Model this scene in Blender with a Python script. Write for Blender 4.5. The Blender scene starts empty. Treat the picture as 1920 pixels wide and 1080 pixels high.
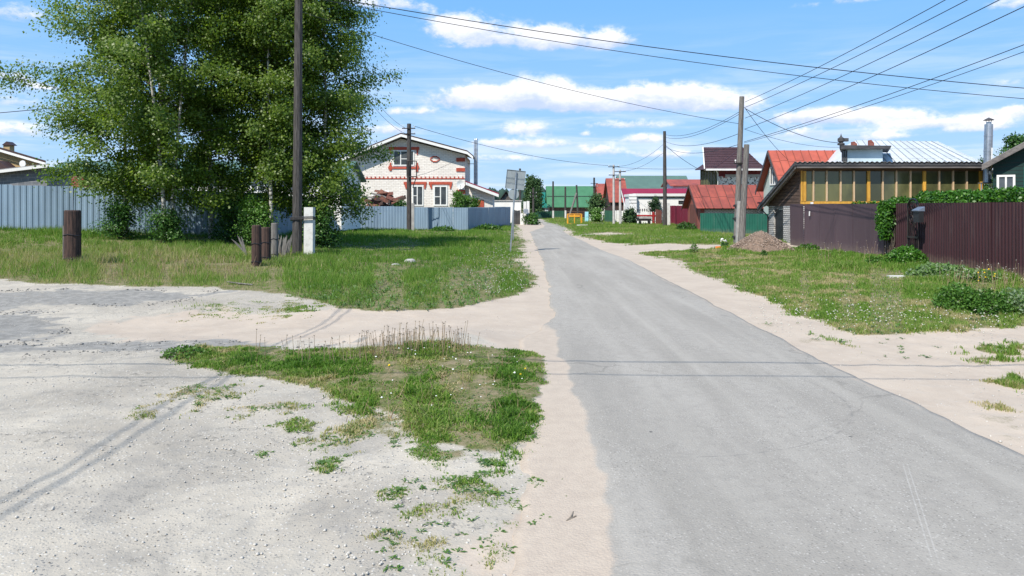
import bpy, math, random
import numpy as np
from mathutils import Vector, Matrix

random.seed(7)
rng = np.random.default_rng(11)
R = math.radians
scene = bpy.context.scene
COL = scene.collection

# ------------------------------------------------------------------ camera
F, CX, HY, CH = 1400.0, 960.0, 388.0, 1.8
cam_d = bpy.data.cameras.new('camera')
cam = bpy.data.objects.new('camera', cam_d)
COL.objects.link(cam)
cam.location = (0, 0, CH)
cam.rotation_euler = (R(90), 0, 0)
cam_d.sensor_width = 36
cam_d.lens = 36 * F / 1920
cam_d.shift_y = (HY - 540) / 1920
cam_d.clip_end = 6000
scene.camera = cam

# ------------------------------------------------------------------ light
SUN_EL = R(49)
SAZ = math.atan2(-.55, -.835)
sdir = Vector((math.sin(SAZ) * math.cos(SUN_EL), math.cos(SAZ) * math.cos(SUN_EL), math.sin(SUN_EL)))
sl = bpy.data.lights.new('sun', 'SUN')
sl.energy = 5.0
sl.angle = R(0.4)
sl.color = (1, .94, .84)
so = bpy.data.objects.new('sun', sl)
COL.objects.link(so)
so.rotation_euler = (-sdir).to_track_quat('-Z', 'Y').to_euler()
so.location = (-30, -30, 60)

scene.view_settings.view_transform = 'Standard'
scene.view_settings.look = 'None'
scene.view_settings.gamma = 1
scene.view_settings.exposure = 0.29
scene.view_settings.use_curve_mapping = False

world = bpy.data.worlds.new('World')
scene.world = world
world.use_nodes = True


class NT:
    """tiny node-tree writer"""
    def __init__(s, tree):
        s.t = tree
        tree.nodes.clear()

    def n(s, typ, **kw):
        nd = s.t.nodes.new(typ)
        for k, v in kw.items():
            setattr(nd, k, v)
        return nd

    def link(s, a, b):
        s.t.links.new(a, b)

    def m(s, op, a, b=None, c=None, clamp=False):
        nd = s.n('ShaderNodeMath', operation=op, use_clamp=clamp)
        for i, x in enumerate((a, b, c)):
            if x is None:
                continue
            if isinstance(x, (int, float)):
                nd.inputs[i].default_value = x
            else:
                s.link(x, nd.inputs[i])
        return nd.outputs[0]

    def mix(s, f, a, b, mode='MIX'):
        nd = s.n('ShaderNodeMix', data_type='RGBA', blend_type=mode)
        for i, x in ((0, f), (6, a), (7, b)):
            if isinstance(x, (int, float)):
                nd.inputs[i].default_value = x
            elif isinstance(x, (tuple, list)):
                nd.inputs[i].default_value = (*x[:3], 1)
            else:
                s.link(x, nd.inputs[i])
        return nd.outputs[2]

    def noise(s, vec, scale, detail=4, rough=.55, dist=0, dim='3D'):
        nd = s.n('ShaderNodeTexNoise', noise_dimensions=dim)
        if vec is not None:
            s.link(vec, nd.inputs['Vector'])
        nd.inputs['Scale'].default_value = scale
        nd.inputs['Detail'].default_value = detail
        nd.inputs['Roughness'].default_value = rough
        nd.inputs['Distortion'].default_value = dist
        return nd.outputs['Fac']

    def ramp(s, x, lo, hi, a=0., b=1., smooth=True):
        nd = s.n('ShaderNodeMapRange', interpolation_type='SMOOTHSTEP' if smooth else 'LINEAR', clamp=True)
        s.link(x, nd.inputs[0])
        for i, v in zip((1, 2, 3, 4), (lo, hi, a, b)):
            nd.inputs[i].default_value = v
        return nd.outputs[0]

    def comb(s, x, y, z):
        nd = s.n('ShaderNodeCombineXYZ')
        for i, v in enumerate((x, y, z)):
            if isinstance(v, (int, float)):
                nd.inputs[i].default_value = v
            else:
                s.link(v, nd.inputs[i])
        return nd.outputs[0]


def build_sky():
    T = NT(world.node_tree)
    out = T.n('ShaderNodeOutputWorld')
    bg = T.n('ShaderNodeBackground')
    bg.inputs['Strength'].default_value = 0.11
    sky = T.n('ShaderNodeTexSky', sky_type='NISHITA')
    sky.sun_disc = False
    sky.sun_elevation = SUN_EL
    sky.sun_rotation = SAZ % (2 * math.pi)
    sky.altitude = 100
    sky.air_density = 1.1
    sky.dust_density = 0.5
    sky.ozone_density = 1.6
    tc = T.n('ShaderNodeTexCoord')
    sep = T.n('ShaderNodeSeparateXYZ')
    T.link(tc.outputs['Generated'], sep.inputs[0])
    X, Y, Z = sep.outputs
    az = T.m('ARCTAN2', X, Y)
    hyp = T.m('SQRT', T.m('ADD', T.m('MULTIPLY', X, X), T.m('MULTIPLY', Y, Y)))
    el = T.m('ARCTAN2', Z, hyp)
    # clear sky colour, a little more azure
    grad = T.n('ShaderNodeValToRGB')
    ge = grad.color_ramp.elements
    while len(ge) < 4: ge.new(.5)
    for i_, (p_, c_) in enumerate(((0, (3.9, 5.7, 7.8)), (.10, (2.75, 5.0, 8.0)), (.26, (1.7, 4.15, 8.0)), (1, (1.0, 2.3, 4.6)))):
        ge[i_].position = p_
        ge[i_].color = (*c_, 1)
    T.link(el, grad.inputs[0])
    base = T.mix(.9, sky.outputs[0], grad.outputs[0])
    # cumulus: wobbly blobs in azimuth / elevation
    vec = T.comb(T.m('MULTIPLY', az, 1.0), T.m('MULTIPLY', el, 1.7), 3.1)
    big = T.noise(vec, 17, 7, .62, .3)
    fine = T.noise(vec, 45, 6, .65, .2)
    nz = T.m('ADD', T.m('MULTIPLY', T.m('SUBTRACT', big, .5), 2.3), T.m('MULTIPLY', T.m('SUBTRACT', fine, .5), 1.5))
    # the same clouds as directions: (px, py of the centre, half width, half height)
    blobs = [(868, 52, 62, 26, 1), (905, 72, 50, 18, .8), (1010, 72, 60, 24, .9), (1080, 80, 75, 20, .9), (1148, 76, 34, 20, .8),
             (870, 86, 48, 9, .45),
             (880, 186, 62, 24, 1.2), (950, 186, 66, 22, 1.15), (1010, 180, 55, 30, 1.25), (1075, 194, 55, 20, 1.1),
             (1160, 194, 70, 20, 1.1), (1225, 184, 75, 24, 1.2), (1310, 190, 80, 20, 1.15), (1370, 200, 50, 12, .8),
             (775, 211, 60, 9, .7), (985, 243, 55, 14, .95), (1010, 271, 80, 11, .8), (1098, 252, 18, 7, .8),
             (1180, 234, 80, 10, .7), (1205, 262, 38, 11, .9), (1122, 283, 36, 13, .85), (1240, 290, 60, 12, .75),
             (1480, 222, 70, 13, .85), (1560, 222, 70, 16, .95), (1660, 218, 80, 14, .9), (1750, 232, 90, 12, .85),
             (1840, 238, 70, 12, .8), (1900, 210, 40, 14, .9), (1530, 250, 70, 14, .9), (1640, 258, 80, 10, .7),
             (740, 243, 48, 12, .9), (920, 298, 80, 9, .6), (930, 270, 40, 8, .55),
             (20, 145, 36, 12, .9), (70, 163, 40, 7, .6), (30, 22, 50, 26, .6), (20, 190, 60, 14, .6), (30, 245, 70, 16, .75),
             (690, 4, 80, 16, .75), (780, 12, 50, 10, .5), (1570, 4, 75, 10, .6), (1900, 8, 50, 14, .8), (1890, 155, 50, 10, .35),
             (-160, 120, 120, 30, .9), (-420, 60, 150, 40, .9), (2150, 90, 140, 34, .9), (2380, 210, 160, 24, .9)]
    mask = None
    shade = None
    for (px, py, rx, ry, st) in blobs:
        u = (px - CX) / F
        v = (HY - py) / F
        a0 = math.atan(u)
        e0 = math.atan(v / math.sqrt(1 + u * u))
        c = math.cos(a0)
        rxa, rya = rx / F * c * c, ry / F * c
        dx = T.m('MULTIPLY', T.m('SUBTRACT', az, a0), 1 / rxa)
        dy = T.m('MULTIPLY', T.m('SUBTRACT', el, e0), 1 / rya)
        # flatter underside
        dyl = T.m('MULTIPLY', T.m('MINIMUM', dy, 0), 1.7)
        dyu = T.m('MAXIMUM', dy, 0)
        r2 = T.m('ADD', T.m('MULTIPLY', dx, dx), T.m('ADD', T.m('MULTIPLY', dyl, dyl), T.m('MULTIPLY', dyu, dyu)))
        g = T.m('MULTIPLY', T.m('EXPONENT', T.m('MULTIPLY', r2, -.75)), st)
        sh = T.m('MULTIPLY', g, T.m('ADD', dy, 0.0))
        mask = g if mask is None else T.m('ADD', mask, g)
        shade = sh if shade is None else T.m('ADD', shade, sh)
    dens = T.m('ADD', mask, T.m('MULTIPLY', nz, T.ramp(mask, .08, .5, .12, .95)))
    alpha = T.ramp(dens, .16, .98)
    sn = T.m('DIVIDE', shade, T.m('ADD', mask, .15))
    lit = T.ramp(T.m('ADD', sn, T.m('MULTIPLY', nz, .8)), -.55, .65)
    # thin high streaks and the low bank over the horizon, by the same laws all round
    svec = T.comb(T.m('MULTIPLY', az, 2.2), T.m('MULTIPLY', el, 22), 8)
    st1 = T.noise(svec, 2.6, 6, .6, .4)
    lowf = T.m('MULTIPLY', T.ramp(el, .26, .05), T.ramp(el, -.02, .03))
    streak = T.m('MULTIPLY', T.ramp(st1, .40, .68), T.m('MULTIPLY', lowf, .62))
    # overhead fair-weather cumulus beyond the frame
    zz = T.m('MAXIMUM', Z, .05)
    pv = T.comb(T.m('DIVIDE', X, zz), T.m('DIVIDE', Y, zz), 0)
    hi = T.noise(pv, 1.1, 6, .55, .2)
    hif = T.m('MULTIPLY', T.ramp(hi, .56, .72), T.ramp(el, .36, .5))
    cloud = T.mix(lit, (4.7, 5.6, 7.9), (8.8, 8.7, 8.8))
    c1 = T.mix(streak, base, (6.6, 7.4, 8.9))
    c2 = T.mix(T.m('MULTIPLY', alpha, .95), c1, cloud)
    c3 = T.mix(T.m('MULTIPLY', hif, .8), c2, (7.6, 7.9, 8.4))
    T.link(c3, bg.inputs['Color'])
    T.link(bg.outputs[0], out.inputs[0])


build_sky()

# ------------------------------------------------------------------ helpers
def tag(o, label=None, cat=None, group=None, kind=None):
    if label: o['label'] = label
    if cat: o['category'] = cat
    if group: o['group'] = group
    if kind: o['kind'] = kind
    return o


ORG = {}


def thing(name, label, cat, loc, group=None, rz=0):
    o = bpy.data.objects.new(name, None)
    COL.objects.link(o)
    o.location = loc
    o.rotation_euler = (0, 0, rz)
    o.empty_display_size = .2
    ORG[o.name] = Vector(loc)
    return tag(o, label, cat, group)


def link(name, me, parent=None, loc=(0, 0, 0), rz=0):
    o = bpy.data.objects.new(name, me)
    COL.objects.link(o)
    if parent is not None:
        o.parent = parent
    o.location = loc
    o.rotation_euler = (0, 0, rz)
    return o


def V(*a):
    return Vector(a)


class MB:
    def __init__(s):
        s.v = []
        s.f = []

    def add(s, vs, fs):
        b = len(s.v)
        s.v += [Vector(p) for p in vs]
        s.f += [tuple(i + b for i in f) for f in fs]
        return s

    def box(s, x0, x1, y0, y1, z0, z1):
        return s.add([(x0, y0, z0), (x1, y0, z0), (x1, y1, z0), (x0, y1, z0), (x0, y0, z1), (x1, y0, z1), (x1, y1, z1), (x0, y1, z1)],
                     [(0, 3, 2, 1), (4, 5, 6, 7), (0, 1, 5, 4), (1, 2, 6, 5), (2, 3, 7, 6), (3, 0, 4, 7)])

    def obox(s, o, a, b, c):
        """box from corner o along vectors a, b, c"""
        o, a, b, c = map(Vector, (o, a, b, c))
        return s.add([o, o + a, o + a + b, o + b, o + c, o + a + c, o + a + b + c, o + b + c],
                     [(0, 3, 2, 1), (4, 5, 6, 7), (0, 1, 5, 4), (1, 2, 6, 5), (2, 3, 7, 6), (3, 0, 4, 7)])

    def prism(s, poly, ext):
        ext = Vector(ext)
        n = len(poly)
        vs = [Vector(p) for p in poly] + [Vector(p) + ext for p in poly]
        fs = [tuple(range(n))[::-1], tuple(range(n, 2 * n))] + [(i, (i + 1) % n, n + (i + 1) % n, n + i) for i in range(n)]
        return s.add(vs, fs)

    def slab(s, a, b, c, d, t):
        a, b, c, d = map(Vector, (a, b, c, d))
        nn = (b - a).cross(d - a).normalized()
        return s.prism([a, b, c, d], -nn * t)

    def tube(s, pts, rad, n=8, caps=True):
        pts = [Vector(p) for p in pts]
        if isinstance(rad, (int, float)):
            rad = [rad] * len(pts)
        b = len(s.v)
        for i, p in enumerate(pts):
            t = (pts[min(i + 1, len(pts) - 1)] - pts[max(i - 1, 0)]).normalized()
            up = Vector((0, 0, 1)) if abs(t.z) < .9 else Vector((1, 0, 0))
            u = t.cross(up).normalized()
            w = u.cross(t)
            for k in range(n):
                a = 2 * math.pi * k / n
                s.v.append(p + (u * math.cos(a) + w * math.sin(a)) * rad[i])
        for i in range(len(pts) - 1):
            for k in range(n):
                s.f.append((b + i * n + k, b + i * n + (k + 1) % n, b + (i + 1) * n + (k + 1) % n, b + (i + 1) * n + k))
        if caps:
            s.f.append(tuple(b + k for k in range(n))[::-1])
            s.f.append(tuple(b + (len(pts) - 1) * n + k for k in range(n)))
        return s

    def mesh(s, name, m, org=V(0, 0, 0), smooth=False):
        me = bpy.data.meshes.new(name)
        me.from_pydata([tuple(p - org) for p in s.v], [], s.f)
        if smooth:
            me.polygons.foreach_set('use_smooth', [True] * len(me.polygons))
        me.materials.append(m)
        me.update()
        return me

    def build(s, name, m, parent=None, origin=None, smooth=False):
        if parent is not None:
            org = ORG[parent.name]
            o = link(name, s.mesh(name, m, org, smooth), parent)
            ORG[o.name] = org
        else:
            org = Vector(origin) if origin is not None else V(0, 0, 0)
            o = link(name, s.mesh(name, m, org, smooth), None, org)
            ORG[o.name] = org
        return o


def np_mesh(name, verts, faces, m, cols=None, smooth=False):
    """verts (N,3), faces (M,k) all of one size, cols (N,3) point colours"""
    me = bpy.data.meshes.new(name)
    verts = np.ascontiguousarray(verts, dtype=np.float32)
    faces = np.ascontiguousarray(faces, dtype=np.int32)
    M, k = faces.shape
    me.vertices.add(len(verts))
    me.vertices.foreach_set('co', verts.ravel())
    me.loops.add(M * k)
    me.loops.foreach_set('vertex_index', faces.ravel())
    me.polygons.add(M)
    me.polygons.foreach_set('loop_start', np.arange(M, dtype=np.int32) * k)
    me.polygons.foreach_set('loop_total', np.full(M, k, dtype=np.int32))
    if smooth:
        me.polygons.foreach_set('use_smooth', np.ones(M, dtype=bool))
    if cols is not None:
        at_ = me.color_attributes.new('tint', 'FLOAT_COLOR', 'POINT')
        c4 = np.ones((len(verts), 4), dtype=np.float32)
        c4[:, :cols.shape[1]] = cols
        at_.data.foreach_set('color', c4.ravel())
    me.materials.append(m)
    me.update(calc_edges=True)
    return me


# ------------------------------------------------------------------ value noise (python side)
_perm = rng.random((257, 257))


def vnoise(x, y, sc=1.0, seed=0):
    x = np.asarray(x, float) * sc + seed * 17.31
    y = np.asarray(y, float) * sc + seed * 9.77
    xi = np.floor(x).astype(int)
    yi = np.floor(y).astype(int)
    fx = x - xi
    fy = y - yi
    fx = fx * fx * (3 - 2 * fx)
    fy = fy * fy * (3 - 2 * fy)
    a = _perm[xi % 256, yi % 256]
    b = _perm[(xi + 1) % 256, yi % 256]
    c = _perm[xi % 256, (yi + 1) % 256]
    d = _perm[(xi + 1) % 256, (yi + 1) % 256]
    return (a * (1 - fx) + b * fx) * (1 - fy) + (c * (1 - fx) + d * fx) * fy


def fbm(x, y, sc=1.0, seed=0, o=4):
    t = 0
    a = .5
    w = 0
    for i in range(o):
        t = t + a * vnoise(x, y, sc * 2 ** i, seed + i * 3)
        w += a
        a *= .55
    return t / w


def sst(x, a, b):
    t = np.clip((np.asarray(x, float) - a) / (b - a), 0, 1)
    return t * t * (3 - 2 * t)


# ------------------------------------------------------------------ terrain shape
def gz(x, y):
    x = np.asarray(x, float)
    y = np.asarray(y, float)
    rise = np.clip((-4 - x) / 16, 0, 1.5) * .8 * sst(y, 12, 28) * (1 - sst(y, 37, 52))
    hollow = -.13 * np.exp(-((x + 5.6) / 3.2) ** 2 - ((y - 12.0) / 1.5) ** 2)
    mound = .20 * np.exp(-((x + 1.25) / 1.1) ** 2 - ((y - 9.6) / 1.2) ** 2)
    mound = mound + .07 * np.exp(-((x + .2) / 1.0) ** 2 - ((y - 7.5) / 1.8) ** 2)
    off = sst(np.abs(x - 2.1), 2.0, 3.4)
    rough = (fbm(x, y, .5, 2) - .5) * .10 * off + (fbm(x, y, 2.3, 5) - .5) * .035 * off
    bank = .07 * sst(x, 5.2, 7.0) * sst(y, 9, 13) + .05 * sst(-x, .2, 2) * sst(y, 14, 17)
    far = np.clip(y - 160, 0, None) * .004
    return rise + hollow + mound + rough + bank + far


def g1(x, y):
    return float(gz(x, y))


def gp(px, py):
    d = F * CH / (py - HY)
    for _ in range(40):
        x = (px - CX) * d / F
        dn = F * (CH - g1(x, d)) / (py - HY)
        d = d * .5 + dn * .5
    return ((px - CX) * d / F, d)


def at(px, py, d):
    return Vector(((px - CX) * d / F, d, CH + (HY - py) * d / F))


def gX(px, d):
    """point standing on the ground seen at column px at distance d"""
    x = (px - CX) * d / F
    return Vector((x, d, g1(x, d)))


def Zat(py, d):
    return CH + (HY - py) * d / F


def poly_sd(x, y, poly):
    """signed distance, positive inside"""
    x = np.asarray(x, float)
    y = np.asarray(y, float)
    dmin = np.full(x.shape, 1e9)
    ins = np.zeros(x.shape, bool)
    n = len(poly)
    for i in range(n):
        ax, ay = poly[i]
        bx, by = poly[(i + 1) % n]
        ex, ey = bx - ax, by - ay
        L = ex * ex + ey * ey + 1e-12
        t = np.clip(((x - ax) * ex + (y - ay) * ey) / L, 0, 1)
        dd = np.hypot(x - ax - t * ex, y - ay - t * ey)
        dmin = np.minimum(dmin, dd)
        c = ((ay > y) != (by > y))
        with np.errstate(divide='ignore', invalid='ignore'):
            xx = (bx - ax) * (y - ay) / ((by - ay) if by != ay else 1e-9) + ax
        ins ^= c & (x < xx)
    return np.where(ins, dmin, -dmin)


W = lambda L: [gp(*p) for p in L]
LEFTV = W([(968, 428), (974, 437), (983, 447), (990, 458), (976, 471), (988, 478), (981, 488), (992, 510), (1008, 522), (1000, 545),
           (960, 557), (920, 566), (860, 577), (800, 583), (700, 584), (640, 578), (600, 570), (520, 552), (440, 547), (400, 538), (300, 538),
           (150, 534), (60, 535), (0, 527)]) + [(-20, 17.5), (-60, 18), (-60, 110), (0, 110)]
ISLAND = W([(320, 672), (350, 657), (420, 652), (480, 649), (560, 652), (640, 657), (700, 652), (760, 650), (870, 648), (960, 656), (1015, 664),
            (1026, 680), (1018, 720), (1016, 780), (1006, 820), (985, 850), (940, 862), (880, 850), (800, 815), (740, 790), (650, 760), (600, 735),
            (520, 715), (430, 700), (370, 690)])
ISL_SP = W([(600, 735), (1016, 780), (1010, 850), (960, 905), (900, 945), (860, 940), (820, 880), (740, 830), (650, 790)])
RIGHTV = W([(1208, 476), (1270, 492), (1300, 508), (1353, 527), (1397, 549), (1451, 567), (1478, 590), (1532, 603), (1560, 617), (1592, 628), (1640, 631),
            (1700, 630), (1800, 622), (1920, 615), (2100, 612), (2100, 560), (1960, 545), (1900, 520), (1690, 486), (1490, 467), (1380, 467), (1300, 470), (1208, 472)])
RIGHTU = W([(1065, 430), (1075, 441), (1120, 452), (1180, 460), (1380, 460)]) + [(14, 35), (14, 64), (19, 64), (40, 90), (40, 118), (4, 118), (4.6, 100), (3.7, 84)]
RP1 = W([(1790, 655), (1860, 640), (1920, 636), (2050, 634), (2050, 690), (1920, 680), (1850, 685), (1790, 670)])
RP2 = W([(1830, 712), (1920, 700), (2050, 700), (2050, 745), (1920, 738), (1850, 722)])
DRY = W([(1090, 441), (1110, 437), (1200, 438), (1200, 441), (1130, 443)])
BLOBS = [gp(px, py) + (r,) for px, py, r in
         [(620, 832, .28), (575, 826, .15), (738, 925, .16), (870, 925, .3), (905, 935, .22), (840, 1068, .22), (830, 1025, .16), (765, 1020, .1),
          (385, 748, .35), (340, 740, .3), (270, 780, .2), (420, 735, .3), (520, 760, .3), (560, 800, .22), (660, 805, .35), (430, 770, .2),
          (620, 870, .2), (700, 1010, .12), (930, 975, .14), (925, 1060, .14), (860, 890, .25), (1000, 900, .12), (680, 775, .25),
          (410, 575, .9), (470, 583, .5), (540, 578, .8), (1400, 600, .4), (1540, 640, .5), (1120, 690, .0), (1005, 668, .25), (310, 755, .2), (490, 850, .12),
          (1880, 790, .25), (1850, 760, .2), (1905, 830, .2), (1440, 610, .3), (1330, 565, .3), (240, 480, 1), (930, 1040, .1), (800, 960, .15)]]
# worn tracks of asphalt, sand, crushed stone
ASPH = [W([(-200, 545), (0, 545), (180, 543), (430, 545), (330, 566), (250, 574), (130, 572), (0, 582), (-200, 584)]),
        W([(-200, 588), (0, 588), (110, 585), (150, 596), (110, 625), (60, 640), (0, 645), (-200, 650)]),
        W([(-100, 650), (200, 644), (420, 641), (640, 646), (560, 654), (300, 655), (0, 668)])]
SANDP = W([(250, 590), (420, 580), (600, 590), (760, 590), (900, 580), (1010, 560), (1040, 660), (1030, 700), (1040, 780), (1010, 860), (900, 990), (820, 1090),
           (900, 1300), (1300, 1300), (1100, 700), (1000, 420), (1300, 420), (1300, 500), (1900, 600), (3000, 700), (3000, 1300), (700, 1300)][:0] or
          [(250, 592), (430, 583), (560, 586), (640, 570)]) + [(-3.5, 18.5), (-3.5, 30), (-3.5, 60), (-1.5, 75), (-1.5, 120), (80, 120), (80, -40), (-.2, -40)] + W(
    [(850, 1078), (910, 985), (1000, 880), (1015, 780), (1012, 690), (870, 632), (640, 640), (450, 632), (300, 636), (180, 620), (200, 600)])


def density(x, y, which='LIRUP', soil=False):
    """how much grows on the ground, 0..1"""
    nb = fbm(x, y, 1.6, 3) - .5
    nf = fbm(x, y, 6.0, 9) - .5
    w = np.clip(y / 22, .35, 2.2)
    def soft(poly, s=.35, o=0.):
        return sst(poly_sd(x, y, poly) + (nb * 1.1 + nf * .55) * w * .8 + o, -s * w * .5, s * w)
    g = np.zeros(np.shape(x))
    if 'L' in which: g = np.maximum(g, soft(LEFTV, .3))
    if 'I' in which:
        isl = soft(ISLAND, .22)
        g = np.maximum(g, isl * (.9 if soil else .50 + .50 * sst(nb * .4 + nf * 1.2, -.12, .10)))
        isp = soft(ISL_SP, .3)
        g = np.maximum(g, isp * sst(nb * .5 + nf, -.20, .14) * .7)
        if soil: g = np.maximum(g, isp * .3)
    if 'R' in which: g = np.maximum(g, soft(RIGHTV, .35))
    if 'U' in which: g = np.maximum(g, soft(RIGHTU, .3) * (1 - soft(DRY, .2)))
    if 'R' in which:
        g = np.maximum(g, soft(RP1, .3) * sst(nf, -.1, .12) * .9)
        g = np.maximum(g, soft(RP2, .2) * sst(nf, -.1, .12) * .9)
    for bx, by, r in (BLOBS if 'P' in which else []):
        if r <= 0: continue
        rr = np.hypot(x - bx, (y - by) / 1.25) / r
        g = np.maximum(g, sst(1.0 - rr + nf * 2.6, .25, 1.0) * .5)
    return np.clip(g, 0, 1)


# ------------------------------------------------------------------ road edges (left, right) by distance
RL = [(-12, .45), (3.64, .49), (4.92, .58), (6.1, .62), (7.4, .60), (8.63, .58), (10, .59), (11.9, .65), (14.6, .76), (17.5, .86), (20.7, .94), (23.5, 1.0), (29, 1.06),
      (37.6, 1.15), (47.5, 1.26), (53, 1.28), (58.6, 1.9), (66, 2.8), (72, 3.15), (80, 3.2), (88, 3.0), (97, 2.6), (104, 1.2), (110, -1)]
RR = [(-12, 3.7), (5.3, 3.66), (8.63, 3.6), (11.6, 3.65), (15.4, 3.73), (22.5, 3.86), (25.5, 3.9), (28.3, 3.78), (33.2, 3.65), (39, 3.7), (47.5, 3.62), (54, 3.7), (60, 4.3), (66, 4.8), (72, 5.4),
      (80, 5.2), (88, 4.9), (97, 4.4), (104, 3.4), (110, 2.4)]


def redge(L, y):
    return np.interp(y, [a for a, b in L], [b for a, b in L])


# ------------------------------------------------------------------ materials
MATS = {}


def mat(name, col, col2=None, scale=3., rough=.85, bump=0., bscale=40., metal=0., spec=.3, detail=5, stretch=(1, 1, 1), lo=.35, hi=.65, extra=None, coat=0):
    if name in MATS:
        return MATS[name]
    m = bpy.data.materials.new(name)
    m.use_nodes = True
    T = NT(m.node_tree)
    out = T.n('ShaderNodeOutputMaterial')
    p = T.n('ShaderNodeBsdfPrincipled')
    T.link(p.outputs[0], out.inputs[0])
    p.inputs['Roughness'].default_value = rough
    p.inputs['Metallic'].default_value = metal
    p.inputs['Specular IOR Level'].default_value = spec
    p.inputs['Coat Weight'].default_value = coat
    tc = T.n('ShaderNodeTexCoord')
    mp = T.n('ShaderNodeMapping')
    mp.inputs['Scale'].default_value = stretch
    T.link(tc.outputs['Object'], mp.inputs[0])
    vec = mp.outputs[0]
    c = col
    if col2 is not None:
        f = T.ramp(T.noise(vec, scale, detail, .6), lo, hi)
        c = T.mix(f, col, col2)
    else:
        f = T.ramp(T.noise(vec, scale, detail, .6), .3, .7, .88, 1.1)
        nd = T.n('ShaderNodeMix', data_type='RGBA', blend_type='MULTIPLY')
        nd.inputs[0].default_value = 1
        nd.inputs[6].default_value = (*col, 1)
        cc = T.comb(f, f, f)
        T.link(cc, nd.inputs[7])
        c = nd.outputs[2]
    if extra:
        c = extra(T, vec, c, tc)
    oi = T.n('ShaderNodeObjectInfo')
    rv_ = T.ramp(oi.outputs['Random'], 0, 1, .92, 1.08, False)
    c = T.mix(1.0, c, T.comb(rv_, rv_, rv_), 'MULTIPLY')
    if 'sheet' in name:
        # mud splashed along the foot and faint run-off streaks
        sz = T.n('ShaderNodeSeparateXYZ')
        T.link(tc.outputs['Object'], sz.inputs[0])
        mud = T.m('MULTIPLY', T.ramp(T.m('ADD', sz.outputs[2], T.m('MULTIPLY', T.noise(tc.outputs['Object'], 6, 4, .6), .5)), .62, .28), .3)
        c = T.mix(mud, c, (.20, .17, .13))
        stv = T.n('ShaderNodeMapping')
        stv.inputs['Scale'].default_value = (9, 9, .5)
        T.link(tc.outputs['Object'], stv.inputs[0])
        stn = T.noise(stv.outputs[0], 1, 5, .7)
        c = T.mix(T.ramp(stn, .52, .75, 0, .10), c, (.26, .24, .23))
    if isinstance(c, tuple):
        p.inputs['Base Color'].default_value = (*c, 1)
    else:
        T.link(c, p.inputs['Base Color'])
    if bump:
        b = T.n('ShaderNodeBump')
        b.inputs['Strength'].default_value = min(1, bump)
        b.inputs['Distance'].default_value = .01 if bump <= 1 else .03
        T.link(T.noise(vec, bscale, 4, .6), b.inputs['Height'])
        T.link(b.outputs[0], p.inputs['Normal'])
    MATS[name] = m
    return m


def brick_mat(name, c1, c2, mortar, bw=.26, bh=.088, rough=.9, dirt=.25, msize=.012):
    m = bpy.data.materials.new(name)
    m.use_nodes = True
    T = NT(m.node_tree)
    out = T.n('ShaderNodeOutputMaterial')
    p = T.n('ShaderNodeBsdfPrincipled')
    T.link(p.outputs[0], out.inputs[0])
    p.inputs['Roughness'].default_value = rough
    p.inputs['Specular IOR Level'].default_value = .2
    tc = T.n('ShaderNodeTexCoord')
    sep = T.n('ShaderNodeSeparateXYZ')
    T.link(tc.outputs['Object'], sep.inputs[0])
    u = T.m('ADD', sep.outputs[0], sep.outputs[1])
    vec = T.comb(u, sep.outputs[2], 0)
    b = T.n('ShaderNodeTexBrick')
    T.link(vec, b.inputs['Vector'])
    b.inputs['Color1'].default_value = (*c1, 1)
    b.inputs['Color2'].default_value = (*c2, 1)
    b.inputs['Mortar'].default_value = (*mortar, 1)
    b.inputs['Scale'].default_value = 1
    b.inputs['Mortar Size'].default_value = msize
    b.inputs['Brick Width'].default_value = bw
    b.inputs['Row Height'].default_value = bh
    n = T.ramp(T.noise(tc.outputs['Object'], .9, 6, .65), .3, .75, 1.0, 1 - dirt)
    c = T.mix(1.0, b.outputs[0], T.comb(n, n, n), 'MULTIPLY')
    T.link(c, p.inputs['Base Color'])
    bp = T.n('ShaderNodeBump')
    bp.inputs['Strength'].default_value = .5
    bp.inputs['Distance'].default_value = .01
    T.link(b.outputs[1], bp.inputs['Height'])
    bp.invert = True
    T.link(bp.outputs[0], p.inputs['Normal'])
    MATS[name] = m
    return m


def leaf_mat(name, cols, trans=.35, rough=.5, spec=.35):
    """colour from the leaf's own tint attribute along a ramp of real leaf colours"""
    m = bpy.data.materials.new(name)
    m.use_nodes = True
    T = NT(m.node_tree)
    out = T.n('ShaderNodeOutputMaterial')
    a = T.n('ShaderNodeAttribute', attribute_name='tint')
    sep = T.n('ShaderNodeSeparateXYZ')
    T.link(a.outputs['Vector'], sep.inputs[0])
    cr = T.n('ShaderNodeValToRGB')
    el = cr.color_ramp.elements
    while len(el) < len(cols):
        el.new(.5)
    for i, c in enumerate(cols):
        el[i].position = i / (len(cols) - 1)
        el[i].color = (*c, 1)
    T.link(sep.outputs[0], cr.inputs[0])
    p = T.n('ShaderNodeBsdfPrincipled')
    p.inputs['Roughness'].default_value = rough
    p.inputs['Specular IOR Level'].default_value = spec
    T.link(cr.outputs[0], p.inputs['Base Color'])
    tr = T.n('ShaderNodeBsdfTranslucent')
    tcx = T.mix(1.0, cr.outputs[0], (1.25, 1.35, .6), 'MULTIPLY')
    T.link(tcx, tr.inputs[0])
    mx = T.n('ShaderNodeMixShader')
    mx.inputs[0].default_value = trans
    T.link(p.outputs[0], mx.inputs[1])
    T.link(tr.outputs[0], mx.inputs[2])
    T.link(mx.outputs[0], out.inputs[0])
    MATS[name] = m
    return m


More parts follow.
